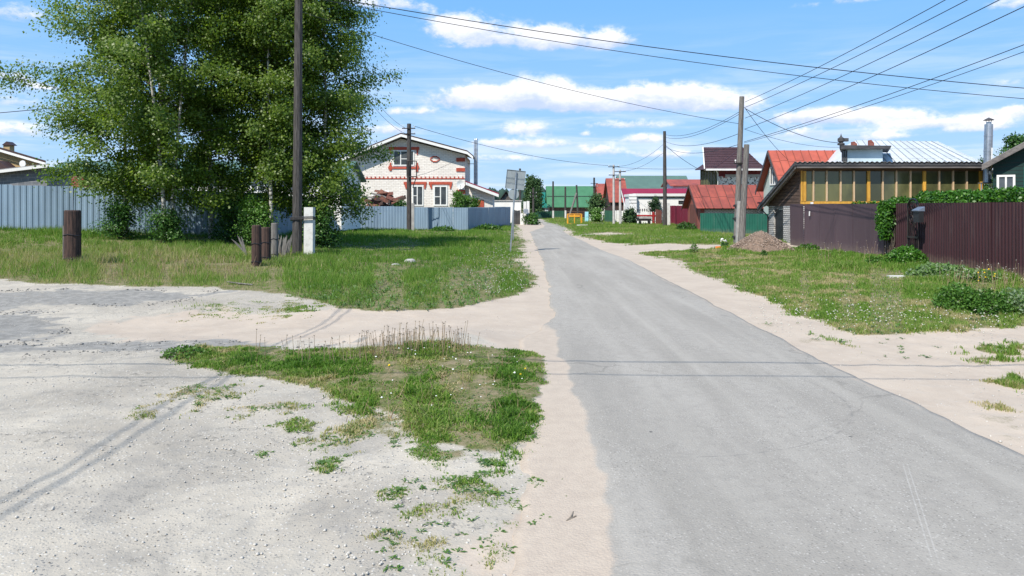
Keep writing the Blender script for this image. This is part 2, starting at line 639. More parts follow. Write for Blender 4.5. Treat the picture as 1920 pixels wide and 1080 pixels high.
def ground_mat():
    m = bpy.data.materials.new('ground')
    m.use_nodes = True
    T = NT(m.node_tree)
    out = T.n('ShaderNodeOutputMaterial')
    p = T.n('ShaderNodeBsdfPrincipled')
    p.inputs['Roughness'].default_value = .95
    p.inputs['Specular IOR Level'].default_value = .12
    T.link(p.outputs[0], out.inputs[0])
    tc = T.n('ShaderNodeTexCoord')
    vec = tc.outputs['Object']
    a = T.n('ShaderNodeAttribute', attribute_name='tint')
    sep = T.n('ShaderNodeSeparateXYZ')
    T.link(a.outputs['Vector'], sep.inputs[0])
    G, S, A = sep.outputs      # growth, sand, asphalt
    n1 = T.noise(vec, 1.1, 6, .6)
    n2 = T.noise(vec, 7, 6, .65)
    n3 = T.noise(vec, 60, 4, .7)
    n4 = T.noise(vec, 190, 2, .7)
    sand = T.mix(T.ramp(n1, .3, .7), (.49, .415, .34), (.43, .36, .295))
    sand = T.mix(T.ramp(n2, .45, .75, 0, .45), sand, (.52, .46, .395))
    sand = T.mix(T.ramp(n3, .58, .72, 0, .35), sand, (.36, .29, .23))
    grav = T.mix(T.ramp(T.noise(vec, .45, 6, .62, .4), .38, .66), (.485, .44, .37), (.34, .308, .262))
    grav = T.mix(T.ramp(n2, .45, .72, 0, .6), grav, (.33, .31, .28))
    vor = T.n('ShaderNodeTexVoronoi')
    T.link(vec, vor.inputs['Vector'])
    vor.inputs['Scale'].default_value = 42
    stone = T.ramp(vor.outputs['Distance'], .18, .42)
    vc = T.n('ShaderNodeSeparateXYZ')
    T.link(vor.outputs['Color'], vc.inputs[0])
    grav = T.mix(T.m('MULTIPLY', T.ramp(vc.outputs[0], .72, .80), T.m('SUBTRACT', 1, stone)), grav, (.57, .54, .49))
    grav = T.mix(T.m('MULTIPLY', T.ramp(vc.outputs[1], .86, .90), T.m('SUBTRACT', 1, stone)), grav, (.20, .195, .19))
    grav = T.mix(T.ramp(n4, .60, .70, 0, .4), grav, (.22, .21, .20))
    # dark spots where the old tar shows through
    tar = T.m('MULTIPLY', T.ramp(T.noise(vec, 1.1, 5, .7), .50, .60), T.ramp(T.noise(vec, 13, 6, .8), .52, .62))
    grav = T.mix(T.m('MULTIPLY', tar, .8), grav, (.14, .135, .125))
    grav = T.mix(T.m('MULTIPLY', T.ramp(T.noise(vec, .7, 6, .7, .6), .52, .66), .55), grav, (.25, .235, .215))
    asp = T.mix(T.ramp(n2, .35, .65), (.215, .208, .195), (.32, .307, .285))
    asp = T.mix(T.ramp(n4, .5, .7, 0, .5), asp, (.17, .165, .155))
    soil = T.mix(T.ramp(n2, .35, .65), (.115, .13, .045), (.25, .205, .13))
    soil = T.mix(T.ramp(n3, .5, .7, 0, .6), soil, (.09, .10, .035))
    w = T.m('MULTIPLY', T.m('SUBTRACT', n2, .5), .5)
    w2 = T.m('ADD', w, T.m('MULTIPLY', T.m('SUBTRACT', n3, .5), .5))
    c = T.mix(T.ramp(T.m('ADD', S, w2), .32, .68), grav, sand)
    w3 = T.m('ADD', T.m('MULTIPLY', T.m('SUBTRACT', n1, .5), 1.1), T.m('MULTIPLY', T.m('SUBTRACT', n2, .5), 1.3))
    c = T.mix(T.m('MULTIPLY', T.ramp(T.m('ADD', A, T.m('ADD', w2, w3)), .45, .8), T.ramp(A, .02, .2)), c, asp)
    c = T.mix(T.ramp(T.m('ADD', G, w2), .38, .75), c, soil)
    T.link(c, p.inputs['Base Color'])
    b = T.n('ShaderNodeBump')
    b.inputs['Strength'].default_value = .55
    b.inputs['Distance'].default_value = .02
    h = T.m('ADD', T.m('MULTIPLY', n2, .8), T.m('ADD', T.m('MULTIPLY', n3, .35), T.m('MULTIPLY', stone, T.m('MULTIPLY', T.m('SUBTRACT', 1, S), -.22))))
    T.link(h, b.inputs['Height'])
    T.link(b.outputs[0], p.inputs['Normal'])
    return m


def road_mat():
    m = bpy.data.materials.new('old_asphalt')
    m.use_nodes = True
    T = NT(m.node_tree)
    out = T.n('ShaderNodeOutputMaterial')
    p = T.n('ShaderNodeBsdfPrincipled')
    p.inputs['Roughness'].default_value = .88
    p.inputs['Specular IOR Level'].default_value = .08
    T.link(p.outputs[0], out.inputs[0])
    tc = T.n('ShaderNodeTexCoord')
    vec = tc.outputs['Object']
    a = T.n('ShaderNodeAttribute', attribute_name='tint')
    sep = T.n('ShaderNodeSeparateXYZ')
    T.link(a.outputs['Vector'], sep.inputs[0])
    S, E, _ = sep.outputs
    mp = T.n('ShaderNodeMapping')
    mp.inputs['Scale'].default_value = (1.6, .22, 1)
    T.link(vec, mp.inputs[0])
    n1 = T.noise(mp.outputs[0], .9, 6, .6)
    n2 = T.noise(vec, 9, 5, .65)
    n3 = T.noise(vec, 120, 3, .75)
    n4 = T.noise(vec, 55, 4, .75)
    c = T.mix(T.ramp(n1, .32, .68), (.305, .284, .254), (.375, .350, .315))
    c = T.mix(T.ramp(n2, .4, .75, 0, .5), c, (.265, .248, .225))
    # exposed stones: light chips and dark pits
    vor = T.n('ShaderNodeTexVoronoi')
    T.link(vec, vor.inputs['Vector'])
    vor.inputs['Scale'].default_value = 62
    vs = T.n('ShaderNodeSeparateXYZ')
    T.link(vor.outputs['Color'], vs.inputs[0])
    chip = T.m('MULTIPLY', T.ramp(vs.outputs[0], .72, .85), T.ramp(vor.outputs['Distance'], .45, .2))
    zone = T.ramp(T.noise(vec, .55, 5, .65), .38, .62, .25, 1)
    c = T.mix(T.m('MULTIPLY', T.m('MULTIPLY', chip, .85), zone), c, (.56, .53, .49))
    pit = T.m('MULTIPLY', T.ramp(vs.outputs[1], .74, .84), T.ramp(vor.outputs['Distance'], .5, .2))
    c = T.mix(T.m('MULTIPLY', T.m('MULTIPLY', pit, .75), zone), c, (.14, .132, .12))
    c = T.mix(T.ramp(n4, .55, .70, 0, .55), c, (.19, .185, .175))
    # hairline cracks, only here and there, and pale worn bands
    cv = T.n('ShaderNodeTexVoronoi', feature='DISTANCE_TO_EDGE')
    wv = T.n('ShaderNodeMapping')
    wv.inputs['Scale'].default_value = (1, .8, 1)
    dn_ = T.n('ShaderNodeTexNoise')
    dn_.inputs['Scale'].default_value = 3
    dn_.inputs['Detail'].default_value = 5
    T.link(vec, dn_.inputs['Vector'])
    vm = T.n('ShaderNodeVectorMath', operation='MULTIPLY_ADD')
    T.link(dn_.outputs['Color'], vm.inputs[0])
    vm.inputs[1].default_value = (.5, .5, 0)
    T.link(vec, vm.inputs[2])
    T.link(vm.outputs[0], wv.inputs[0])
    T.link(wv.outputs[0], cv.inputs['Vector'])
    cv.inputs['Scale'].default_value = .55
    crack = T.m('MULTIPLY', T.ramp(cv.outputs['Distance'], .009, .003), T.ramp(T.noise(vec, .35, 4, .6), .50, .60))
    c = T.mix(T.m('MULTIPLY', crack, .30), c, (.12, .115, .105))
    sxx = T.n('ShaderNodeSeparateXYZ')
    T.link(vec, sxx.inputs[0])
    wn = T.noise(T.comb(T.m('MULTIPLY', sxx.outputs[0], 2.6), T.m('MULTIPLY', sxx.outputs[1], .06), 0), 1.0, 3, .5)
    c = T.mix(T.m('MULTIPLY', T.ramp(wn, .5, .7), .35), c, (.45, .42, .375))
    # a few tar spots
    sp = T.n('ShaderNodeTexVoronoi')
    m2 = T.n('ShaderNodeMapping')
    m2.inputs['Scale'].default_value = (1.2, .9, 1)
    T.link(vec, m2.inputs[0])
    T.link(m2.outputs[0], sp.inputs['Vector'])
    sp.inputs['Scale'].default_value = 2.2
    ss = T.n('ShaderNodeSeparateXYZ')
    T.link(sp.outputs['Color'], ss.inputs[0])
    spot = T.m('MULTIPLY', T.ramp(ss.outputs[0], .6, .62), T.ramp(T.m('ADD', sp.outputs['Distance'], T.m('MULTIPLY', n4, .06)), .075, .055))
    c = T.mix(T.m('MULTIPLY', spot, .8), c, (.09, .09, .09))
    # faint curved tyre mark from a turning car, and a pale pair of scratches
    sx = T.n('ShaderNodeSeparateXYZ')
    T.link(vec, sx.inputs[0])
    dxx = T.m('SUBTRACT', sx.outputs[0], 1.2)
    dyy = T.m('SUBTRACT', sx.outputs[1], 7.1)
    rad = T.m('SQRT', T.m('ADD', T.m('MULTIPLY', dxx, dxx), T.m('MULTIPLY', dyy, dyy)))
    arc = T.m('MULTIPLY', T.ramp(T.m('ABSOLUTE', T.m('SUBTRACT', rad, 1.85)), .014, .004), T.m('MULTIPLY', T.ramp(dxx, -.6, 0), T.ramp(dyy, .9, .2)))
    c = T.mix(T.m('MULTIPLY', arc, T.ramp(n2, .40, .65, .0, .38)), c, (.14, .14, .14))
    sl1 = T.m('ADD', sx.outputs[0], T.m('MULTIPLY', sx.outputs[1], -.42))
    for off in (.53, .56):
        ln = T.m('MULTIPLY', T.ramp(T.m('ABSOLUTE', T.m('SUBTRACT', sl1, off)), .006, .002), T.m('MULTIPLY', T.ramp(sx.outputs[1], 3.6, 3.9), T.ramp(sx.outputs[1], 5.2, 4.9)))
        c = T.mix(T.m('MULTIPLY', ln, .22), c, (.62, .6, .57))
    w2 = T.m('ADD', T.m('MULTIPLY', T.m('SUBTRACT', n2, .5), .35), T.m('MULTIPLY', T.m('SUBTRACT', n4, .5), .7))
    sand = T.mix(T.ramp(n2, .3, .7), (.49, .415, .34), (.44, .37, .305))
    c = T.mix(T.ramp(T.m('ADD', S, w2), .3, .7), c, sand)
    c = T.mix(T.ramp(T.m('ADD', E, w2), .75, 1.0, 0, .75), c, (.13, .125, .12))
    T.link(c, p.inputs['Base Color'])
    b = T.n('ShaderNodeBump')
    b.inputs['Strength'].default_value = .6
    b.inputs['Distance'].default_value = .006
    T.link(T.m('ADD', n3, T.m('MULTIPLY', vor.outputs['Distance'], -.8)), b.inputs['Height'])
    T.link(b.outputs[0], p.inputs['Normal'])
    return m


M_wood_old = mat('weathered_timber', (.085, .078, .074), (.036, .033, .031), 5, .9, .8, 30, stretch=(6, 6, .5))
M_wood_red = mat('tarred_timber', (.085, .05, .04), (.035, .024, .022), 5, .85, .8, 25, stretch=(5, 5, .5))
M_wood_grey = mat('grey_timber', (.21, .20, .185), (.11, .10, .095), 5, .9, .8, 30, stretch=(6, 6, .5))
M_conc = mat('whitewashed_concrete', (.60, .59, .56), (.33, .31, .28), 5, .9, .5, 30, lo=.45, hi=.8)
M_conc_grey = mat('grey_concrete', (.42, .41, .39), (.3, .29, .28), 3, .9, .3, 30)
M_conc_pole = mat('pale_concrete_pole', (.52, .50, .48), (.42, .40, .38), 4, .9)
M_steel = mat('galvanised_steel', (.55, .57, .6), (.4, .42, .45), 4, .38, metal=.85, spec=.5)
M_signback = mat('sign_back_metal', (.30, .335, .35), (.26, .29, .30), 3, .5, metal=.3, spec=.4)
M_iron = mat('black_iron', (.02, .02, .022), (.045, .035, .03), 8, .5, metal=.4, spec=.5)
M_wire = mat('cable_black', (.02, .022, .028), rough=.6)
M_bluefence = mat('blue_grey_sheet', (.225, .315, .405), (.195, .275, .36), 1.2, .42, spec=.5, stretch=(1, 1, .3))
M_purple = mat('purple_brown_sheet', (.046, .017, .022), (.036, .014, .018), .8, .55, spec=.3, stretch=(1, 1, .4))
M_purple_flat = mat('faded_purple_sheet', (.088, .058, .068), (.075, .050, .060), .7, .6, spec=.3, stretch=(1, 1, .35))
M_green_sheet = mat('green_sheet', (.016, .115, .08), (.012, .09, .063), .9, .45, spec=.5)
M_green_dark = mat('dark_green_sheet', (.02, .085, .05), (.03, .10, .06), .9, .6)
M_crimson = mat('crimson_sheet', (.15, .008, .028), (.12, .006, .022), .9, .5)
M_white = mat('white_paint', (.74, .74, .72), (.62, .61, .58), 2, .7, lo=.5, hi=.85)
M_whitewall = mat('white_render', (.80, .79, .76), (.70, .68, .64), .8, .9, lo=.5, hi=.8)
M_redbrick = mat('red_painted_brick', (.46, .085, .05), (.36, .07, .045), 6, .85)
M_roof_dark = mat('dark_brown_roof', (.06, .035, .035), rough=.5)
M_roof_brown = mat('brown_metal_tile', (.075, .038, .042), (.055, .03, .034), 2, .42, spec=.5)
M_roof_red = mat('weathered_red_roof', (.34, .085, .062), (.23, .062, .05), 1.4, .6, stretch=(1, 1, .5))
M_roof_orange = mat('orange_red_roof', (.44, .105, .07), (.35, .085, .06), 1.2, .55)
M_roof_silver = mat('zinc_roof', (.66, .69, .71), (.58, .61, .63), 1.0, .45, metal=.15, spec=.5)
M_roof_magenta = mat('magenta_roof', (.24, .022, .055), (.21, .02, .05), 1, .45)
M_roof_gg = mat('grey_green_roof', (.09, .16, .135), (.08, .14, .12), 1, .55)
M_roof_green = mat('bright_green_roof', (.065, .20, .105), (.055, .17, .09), 1, .5)
M_roof_teal = mat('teal_roof', (.015, .16, .13), (.013, .14, .115), 1, .5)
M_seam = mat('seam_dark', (.16, .06, .05), rough=.7)
M_seam_o = mat('seam_orange_brown', (.25, .07, .05), rough=.7)
M_seam_s = mat('seam_zinc_dark', (.33, .36, .385), rough=.6)
M_darkwall = mat('dark_brown_boards', (.035, .022, .02), (.055, .035, .03), 4, .85)
M_board = mat('old_brown_boards', (.13, .085, .065), (.07, .048, .04), 3, .85, .5, 25, stretch=(.6, .6, 5))
M_boardred = mat('reddish_boards', (.17, .06, .045), (.11, .045, .035), 3, .8, stretch=(3, 3, .5))
M_bargewood = mat('grey_barge_board', (.085, .085, .09), (.05, .05, .055), 3, .7, stretch=(.6, .6, 4))
M_fasciagrey = mat('grey_fascia', (.20, .18, .17), (.12, .11, .11), 3, .8, stretch=(.5, 3, 3))
M_ply_y = mat('ochre_frame_wood', (.66, .36, .055), (.52, .26, .04), 5, .55, spec=.4, stretch=(4, 4, .6))
M_pinewood = mat('pale_pine_slat', (.60, .44, .28), (.5, .34, .2), 6, .6, stretch=(4, 4, .5))
M_glass_olive = mat('olive_glass', (.135, .135, .055), (.055, .058, .028), .8, .12, spec=.6, stretch=(1, 1, .45))
M_glass = mat('window_glass', (.045, .055, .065), (.09, .10, .11), 1.5, .08, spec=.8)
M_greenhouse = mat('dark_green_boards', (.010, .040, .036), (.008, .032, .03), 2, .7)
M_black = mat('black_door', (.02, .021, .024), rough=.5)
M_asbestos = mat('asbestos_sheet', (.30, .30, .30), (.22, .22, .22), 3, .9)
M_yellow = mat('yellow_pipe_paint', (.75, .36, .03), (.62, .28, .03), 5, .5)
M_yellowbrick = brick_mat('yellow_brick', (.55, .38, .17), (.48, .32, .14), (.42, .34, .24))
M_whitebrick = brick_mat('white_brick', (.84, .79, .73), (.74, .69, .63), (.60, .55, .50), .42, .15, dirt=.10, msize=.018)
M_greybrick = brick_mat('grey_brick', (.20, .21, .23), (.15, .16, .18), (.30, .30, .31), .4, .2)
M_garagebrick = brick_mat('garage_brick', (.64, .62, .60), (.54, .52, .5), (.22, .21, .2), .27, .095, msize=.02)
M_redbrickwall = brick_mat('red_brick_wall', (.34, .075, .05), (.25, .055, .04), (.30, .2, .17))
M_mossbrick = brick_mat('mossy_brick', (.05, .055, .035), (.035, .04, .025), (.08, .08, .06))
M_mosaic = mat('mosaic_wall', (.78, .75, .68), (.06, .05, .045), 5, .8, lo=.52, hi=.60, detail=3,
               extra=lambda T, vec, c, tc: T.mix(T.ramp(T.noise(vec, 2.3, 3, .6), .60, .64), c, (.42, .09, .05)))
M_bark = mat('birch_bark', (.50, .485, .45), (.05, .045, .04), 5, .8, .3, 20, stretch=(1, 1, 3), lo=.50, hi=.60)
M_bark_dark = mat('dark_bark', (.085, .07, .058), (.045, .036, .03), 6, .9, .6, 25)
M_stone = mat('pebble_stone', (.56, .53, .48), (.40, .38, .35), 14, .9)
M_rubble = mat('brown_rubble', (.25, .175, .13), (.14, .10, .075), 9, .95, 1.0, 30)
M_rubble2 = mat('rubble_bits', (.36, .275, .22), (.20, .15, .12), 20, .95)
M_rust = mat('rusty_sheet', (.20, .08, .05), (.10, .05, .04), 5, .8)
M_orange = mat('orange_paint', (.75, .23, .04), rough=.6)
M_cyan = mat('pale_blue_paint', (.30, .60, .68), rough=.7)
M_flower = mat('white_petals', (.80, .80, .76), rough=.7)
M_yflower = mat('yellow_petals', (.80, .56, .02), rough=.7)
M_pink = mat('seed_heads', (.52, .50, .44), rough=.9)
M_forest_haze = mat('far_pines_haze_tint', (.022, .05, .042), (.035, .07, .055), .06, .95)  # bluish cast in the pine colour stands in for distance haze
M_hill = mat('far_field', (.05, .085, .04), (.07, .10, .05), .01, .95)

M_leaf = leaf_mat('birch_leaves', [(.052, .105, .018), (.105, .180, .024), (.175, .255, .034), (.27, .35, .06)], .50, .42, .45)
M_leaf2 = leaf_mat('shrub_leaves', [(.022, .062, .013), (.045, .12, .018), (.075, .175, .025), (.12, .24, .04)], .28, .45, .4)
M_vine = leaf_mat('vine_leaves', [(.015, .06, .008), (.035, .12, .012), (.07, .19, .018), (.12, .27, .03)], .25, .4, .45)
M_grass = leaf_mat('grass_blades', [(.045, .105, .016), (.085, .185, .022), (.135, .255, .034), (.21, .29, .065), (.34, .31, .14), (.50, .42, .26)], .35, .6, .25)
M_weed = leaf_mat('weed_leaves', [(.045, .11, .02), (.085, .175, .03), (.13, .24, .055), (.23, .30, .19)], .3, .5, .3)
M_far_leaf = leaf_mat('far_tree_leaves', [(.012, .035, .012), (.024, .06, .018), (.045, .095, .028), (.07, .13, .04)], .2, .6, .3)
M_stalk = mat('dry_stalks', (.42, .33, .2), (.26, .17, .10), 6, .8)

# ------------------------------------------------------------------ GROUND
def build_ground():
    xs = np.concatenate([[-2500, -1200, -600, -300, -180, -120, -90, -70, -55, -45, -38, -32, -28, -25],
                         np.arange(-22.5, -8, .25), np.arange(-8, 8, .06), np.arange(8, 16, .12), np.arange(16, 26, .6),
                         [28, 32, 38, 45, 55, 70, 90, 120, 180, 300, 600, 1200, 2500]])
    ys = [-2500, -900, -300, -100, -40, -20, -10, -5, -2, 0, 1.5, 2.5, 3.2]
    y = 3.2
    while y < 125:
        y += max(.05, .0085 * y)
        ys.append(y)
    ys += [130, 140, 155, 175, 200, 240, 300, 400, 600, 900, 1400, 2500]
    ys = np.array(ys)
    Xg, Yg = np.meshgrid(xs, ys)
    Zg = gz(Xg, Yg)
    inroad = (Xg > redge(RL, Yg) + .12) & (Xg < redge(RR, Yg) - .12) & (Yg < 109)
    Zg = Zg - np.where(inroad, .03, 0)
    # small lumps in the trampled sand, tyre ruts
    Zg = Zg + (fbm(Xg, Yg, 5, 21, 3) - .5) * .02 * (Yg < 30)
    for off in (0.0, .18):
        pass
    ny, nx = Xg.shape
    dn = np.zeros_like(Xg)
    nr = (Yg > 2) & (Yg < 122) & (np.abs(Xg) < 70)
    dn[nr] = density(Xg[nr], Yg[nr], soil=True)
    Zg = Zg + dn * .02
    wob = (fbm(Xg, Yg, 1.2, 31) - .5) * 1.6 + (fbm(Xg, Yg, 5, 37) - .5) * 1.2
    S = sst(poly_sd(Xg, Yg, SANDP) + wob * .8, -.6, .5)
    A = np.zeros_like(Xg)
    for p in ASPH:
        A = np.maximum(A, sst(poly_sd(Xg, Yg, p) + wob * .9, -.25, .5))
    G = np.where(Yg > 122, 1, dn)
    G = np.where((Xg < -60) | (Xg > 42), 1, G)
    G = np.where((Xg > 13.3) & (Yg > 18), 1, G)
    verts = np.stack([Xg.ravel(), Yg.ravel(), Zg.ravel()], 1)
    i = np.arange(ny * nx).reshape(ny, nx)
    faces = np.stack([i[:-1, :-1].ravel(), i[:-1, 1:].ravel(), i[1:, 1:].ravel(), i[1:, :-1].ravel()], 1)
    cols = np.stack([G.ravel(), S.ravel(), A.ravel()], 1)
    me = np_mesh('ground', verts, faces, ground_mat(), cols, smooth=True)
    o = link('ground', me)
    tag(o, 'pale gravel and sand yard and verges with patches of soil under the grass', kind='structure')


build_ground()


def build_road():
    ys = [-12, -8, -4, -1, 1, 2.4]
    y = 2.4
    while y < 109:
        y += max(.06, .012 * y)
        ys.append(y)
    ys = np.array(ys)
    nc = 56
    lj = redge(RL, ys) + (vnoise(ys, ys * 0, 1.3, 4) - .5) * .12 * sst(ys, 9, 12) + (vnoise(ys, ys * 0, 6, 8) - .5) * .06
    rj = redge(RR, ys) + (vnoise(ys, ys * 0 + 9, .9, 6) - .5) * .07 + (vnoise(ys, ys * 0 + 4, 5, 8) - .5) * .03
    # near the viewer the sand drifts over the left edge: the sheet runs on under it
    ext = .5 * (1 - sst(ys, 9.5, 12))
    t = np.linspace(0, 1, nc)
    X = (lj - ext)[:, None] * (1 - t) + rj[:, None] * t
    Y = np.repeat(ys[:, None], nc, 1)
    zc = np.array([gz(X[k], Y[k]) for k in range(len(ys))])
    Z = zc + .022 + .02 * (1 - (2 * t - 1) ** 2)[None, :]
    buried = 1 - sst(X - (lj[:, None]), -.05, .14)
    buried = buried * (1 - sst(Y, 9.5, 12))
    Z = Z - .016 * buried
    sd = (X - lj[:, None])
    lump = fbm(X, Y, 2.2, 41) - .5
    S = 1 - sst(sd + lump * .16 + .06, -.02, .14 + 0 * Y)
    S = S * (.25 + .75 * (1 - sst(Y, 9.5, 12.5)))
    S = np.maximum(S, (1 - sst(rj[:, None] - X + lump * .3, 0.02, .16)) * .45)
    E = np.clip(1 - sst(sd, .0, .06), 0, 1) * sst(Y, 12, 15) * .8
    ny = len(ys)
    verts = np.stack([X.ravel(), Y.ravel(), Z.ravel()], 1)
    i = np.arange(ny * nc).reshape(ny, nc)
    faces = [np.stack([i[:-1, :-1].ravel(), i[:-1, 1:].ravel(), i[1:, 1:].ravel(), i[1:, :-1].ravel()], 1)]
    base = len(verts)
    low = np.concatenate([np.stack([X[:, 0] - .02, ys, Z[:, 0] - .09], 1), np.stack([X[:, -1] + .02, ys, Z[:, -1] - .09], 1)])
    k = np.arange(ny - 1)
    faces.append(np.stack([i[:-1, 0], i[1:, 0], base + k + 1, base + k], 1))
    faces.append(np.stack([i[:-1, -1], base + ny + k, base + ny + k + 1, i[1:, -1]], 1))
    verts = np.concatenate([verts, low])
    cols = np.stack([S.ravel(), E.ravel(), 0 * S.ravel()], 1)
    cols = np.concatenate([cols, np.tile([.3, .8, 0], (2 * ny, 1))])
    o = link('road', np_mesh('road', verts, np.concatenate(faces), road_mat(), cols))
    for p in o.data.polygons[:0]:
        pass
    tag(o, 'narrow grey asphalt road with ragged sandy edges', kind='structure')


build_road()

# far hills with pine forest
def build_far():
    n = 80
    xs = np.linspace(-1500, 1500, n)
    rows = []
    for y, h in ((420, 0), (700, 6), (1000, 13), (1300, 17), (1700, 17)):
        rows.append(np.stack([xs, np.full(n, float(y)), h + 5 * vnoise(xs, xs * 0 + y, .004, 3) * (h > 0) + gz(xs * 0, np.full(n, 0.)) * 0 - (1 if h == 0 else 0)], 1))
    v = np.concatenate(rows)
    i = np.arange(5 * n).reshape(5, n)
    f = np.stack([i[:-1, :-1].ravel(), i[:-1, 1:].ravel(), i[1:, 1:].ravel(), i[1:, :-1].ravel()], 1)
    o = link('hills', np_mesh('hills', v, f, M_hill, None, True))
    tag(o, 'low wooded rise on the horizon', kind='structure')
    # trees on it: one mass
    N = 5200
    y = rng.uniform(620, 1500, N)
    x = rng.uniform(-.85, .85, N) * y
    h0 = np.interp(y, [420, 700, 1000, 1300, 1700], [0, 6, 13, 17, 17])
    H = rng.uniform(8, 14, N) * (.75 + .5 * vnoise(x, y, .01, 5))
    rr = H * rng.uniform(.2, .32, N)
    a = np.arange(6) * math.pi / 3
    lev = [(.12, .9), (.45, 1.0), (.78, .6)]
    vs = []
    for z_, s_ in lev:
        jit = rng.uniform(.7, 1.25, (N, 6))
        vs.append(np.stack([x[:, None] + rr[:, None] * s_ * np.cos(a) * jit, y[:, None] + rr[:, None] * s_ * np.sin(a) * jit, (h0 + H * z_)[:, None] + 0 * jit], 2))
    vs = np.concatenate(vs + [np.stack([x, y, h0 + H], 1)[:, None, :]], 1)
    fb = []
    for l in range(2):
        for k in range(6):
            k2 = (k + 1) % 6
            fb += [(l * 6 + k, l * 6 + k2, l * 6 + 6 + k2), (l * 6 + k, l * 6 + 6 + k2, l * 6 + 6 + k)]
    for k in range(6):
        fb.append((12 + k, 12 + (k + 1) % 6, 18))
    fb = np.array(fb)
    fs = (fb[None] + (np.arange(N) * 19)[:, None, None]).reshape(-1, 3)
    o = link('distant_forest', np_mesh('distant_forest', vs.reshape(-1, 3), fs, M_forest_haze))
    tag(o, 'dark band of distant forest along the horizon', 'forest', kind='stuff')


build_far()

# ------------------------------------------------------------------ GRASS
def blades(pts, h, wd, tint, lean=.5, segs=2):
    n = len(pts)
    az = rng.uniform(0, 2 * math.pi, n)
    la = rng.uniform(0, 2 * math.pi, n)
    L = np.abs(rng.normal(0, lean, n)) * h
    ux, uy = np.cos(az) * wd, np.sin(az) * wd
    lx, ly = np.cos(la) * L, np.sin(la) * L
    p = pts
    if segs == 1:
        v = np.empty((n, 3, 3), np.float32)
        v[:, 0] = np.stack([p[:, 0] - ux, p[:, 1] - uy, p[:, 2] - .01], 1)
        v[:, 1] = np.stack([p[:, 0] + ux, p[:, 1] + uy, p[:, 2] - .01], 1)
        v[:, 2] = np.stack([p[:, 0] + lx, p[:, 1] + ly, p[:, 2] + h], 1)
        f = np.arange(n * 3).reshape(n, 3)
        return v.reshape(-1, 3), f, np.repeat(tint, 3)
    v = np.empty((n, 5, 3), np.float32)
    v[:, 0] = np.stack([p[:, 0] - ux, p[:, 1] - uy, p[:, 2] - .01], 1)
    v[:, 1] = np.stack([p[:, 0] + ux, p[:, 1] + uy, p[:, 2] - .01], 1)
    mx, my = p[:, 0] + lx * .35, p[:, 1] + ly * .35
    v[:, 2] = np.stack([mx + ux * .8, my + uy * .8, p[:, 2] + h * .6], 1)
    v[:, 3] = np.stack([mx - ux * .8, my - uy * .8, p[:, 2] + h * .6], 1)
    v[:, 4] = np.stack([p[:, 0] + lx, p[:, 1] + ly, p[:, 2] + h * (1 - .25 * np.clip(L / h, 0, 1))], 1)
    b = (np.arange(n) * 5)[:, None]
    f = np.concatenate([b + [0, 1, 2], b + [0, 2, 3], b + [3, 2, 4]], 0)
    return v.reshape(-1, 3), f, np.repeat(tint, 5)


def scatter(n, x0, x1, d0, d1, power=1.0):
    """points with density falling as 1/distance**2"""
    u = rng.random(n)
    d = d0 * (d1 / d0) ** u
    if power != 1.0:
        pass
    hw = rng.random(n)
    x = x0(d) + (x1(d) - x0(d)) * hw
    return x, d


def make_grass(name, label, n, x0, x1, d0, d1, hfun, tfun, which, group=None, segs=1, lean=.5, wmul=1.0):
    x, y = scatter(n, x0, x1, d0, d1)
    # clumps
    dn = density(x, y, which)
    fq = np.clip(16 / y, .8, 3.2)
    tuft = sst(vnoise(x * fq, y * fq, 3.0, 201) * .6 + vnoise(x * fq, y * fq, 8.0, 207) * .4, .28, .66)
    keep = rng.random(n) < dn ** (.8 if 'I' in which else 1.15) * ((.5 if 'I' in which else .25) + .75 * tuft)
    x, y, dn, tuft = x[keep], y[keep], dn[keep], tuft[keep]
    z = gz(x, y) + dn * .015
    h = hfun(x, y) * rng.uniform(.5, 1.25, len(x)) * (.55 + .45 * sst(dn, .3, 1)) * (.6 + .65 * tuft)
    wd = (.0016 + .00030 * y) * rng.uniform(.6, 1.4, len(x)) * wmul
    t = np.clip(tfun(x, y) + .05 + .10 * (.5 - tuft) + rng.normal(0, .11, len(x)) + (rng.random(len(x)) < .05) * .4, 0, 1)
    v, f, tt = blades(np.stack([x, y, z], 1), h, wd, t, lean, segs)
    # one more attribute column is not needed; reuse red
    o = link(name, np_mesh(name, v, f, M_grass, np.stack([tt, tt, tt], 1)))
    tag(o, label, 'grass', kind='stuff')
    return o


def hL(x, y):
    tall = sst(fbm(x, y, .35, 51), .35, .65)
    edge = sst(poly_sd(x, y, LEFTV), 0, 2.0)
    return (.07 + .15 * tall) * (.35 + .65 * edge)


def tL(x, y):
    dry = sst(-x - 3.5, 0, 5) * sst(30 - y, 2, 8)
    return .22 + .34 * (fbm(x, y, .5, 61) - .2) * 1.0 + .42 * dry * fbm(x, y, 2.0, 65) * 1.3 + .25 * sst(fbm(x, y, 2.4, 71), .58, .75) * (y < 24)


make_grass('verge_grass', 'long green grass on the left verge around the birches', 380000, lambda d: -.74 * d - 1.0, lambda d: 2.3 + 0 * d, 13, 60, hL, tL, 'LP')


def hI(x, y):
    ed = sst(poly_sd(x, y, ISLAND), -.5, .9)
    return (.030 + .055 * sst(fbm(x, y, 1.4, 81), .38, .7)) * (.5 + .6 * ed) + .05 * np.exp(-((x + 1.25) / 1.1) ** 2 - ((y - 9.6) / 1.0) ** 2)


def tI(x, y):
    return .20 + .34 * sst(fbm(x, y, 1.7, 91), .36, .74) + .34 * sst(fbm(x, y, 2.2, 95), .54, .68) - .12 * sst(x, -.6, .3) + .22 * (1 - sst(poly_sd(x, y, ISLAND), -.4, .5))


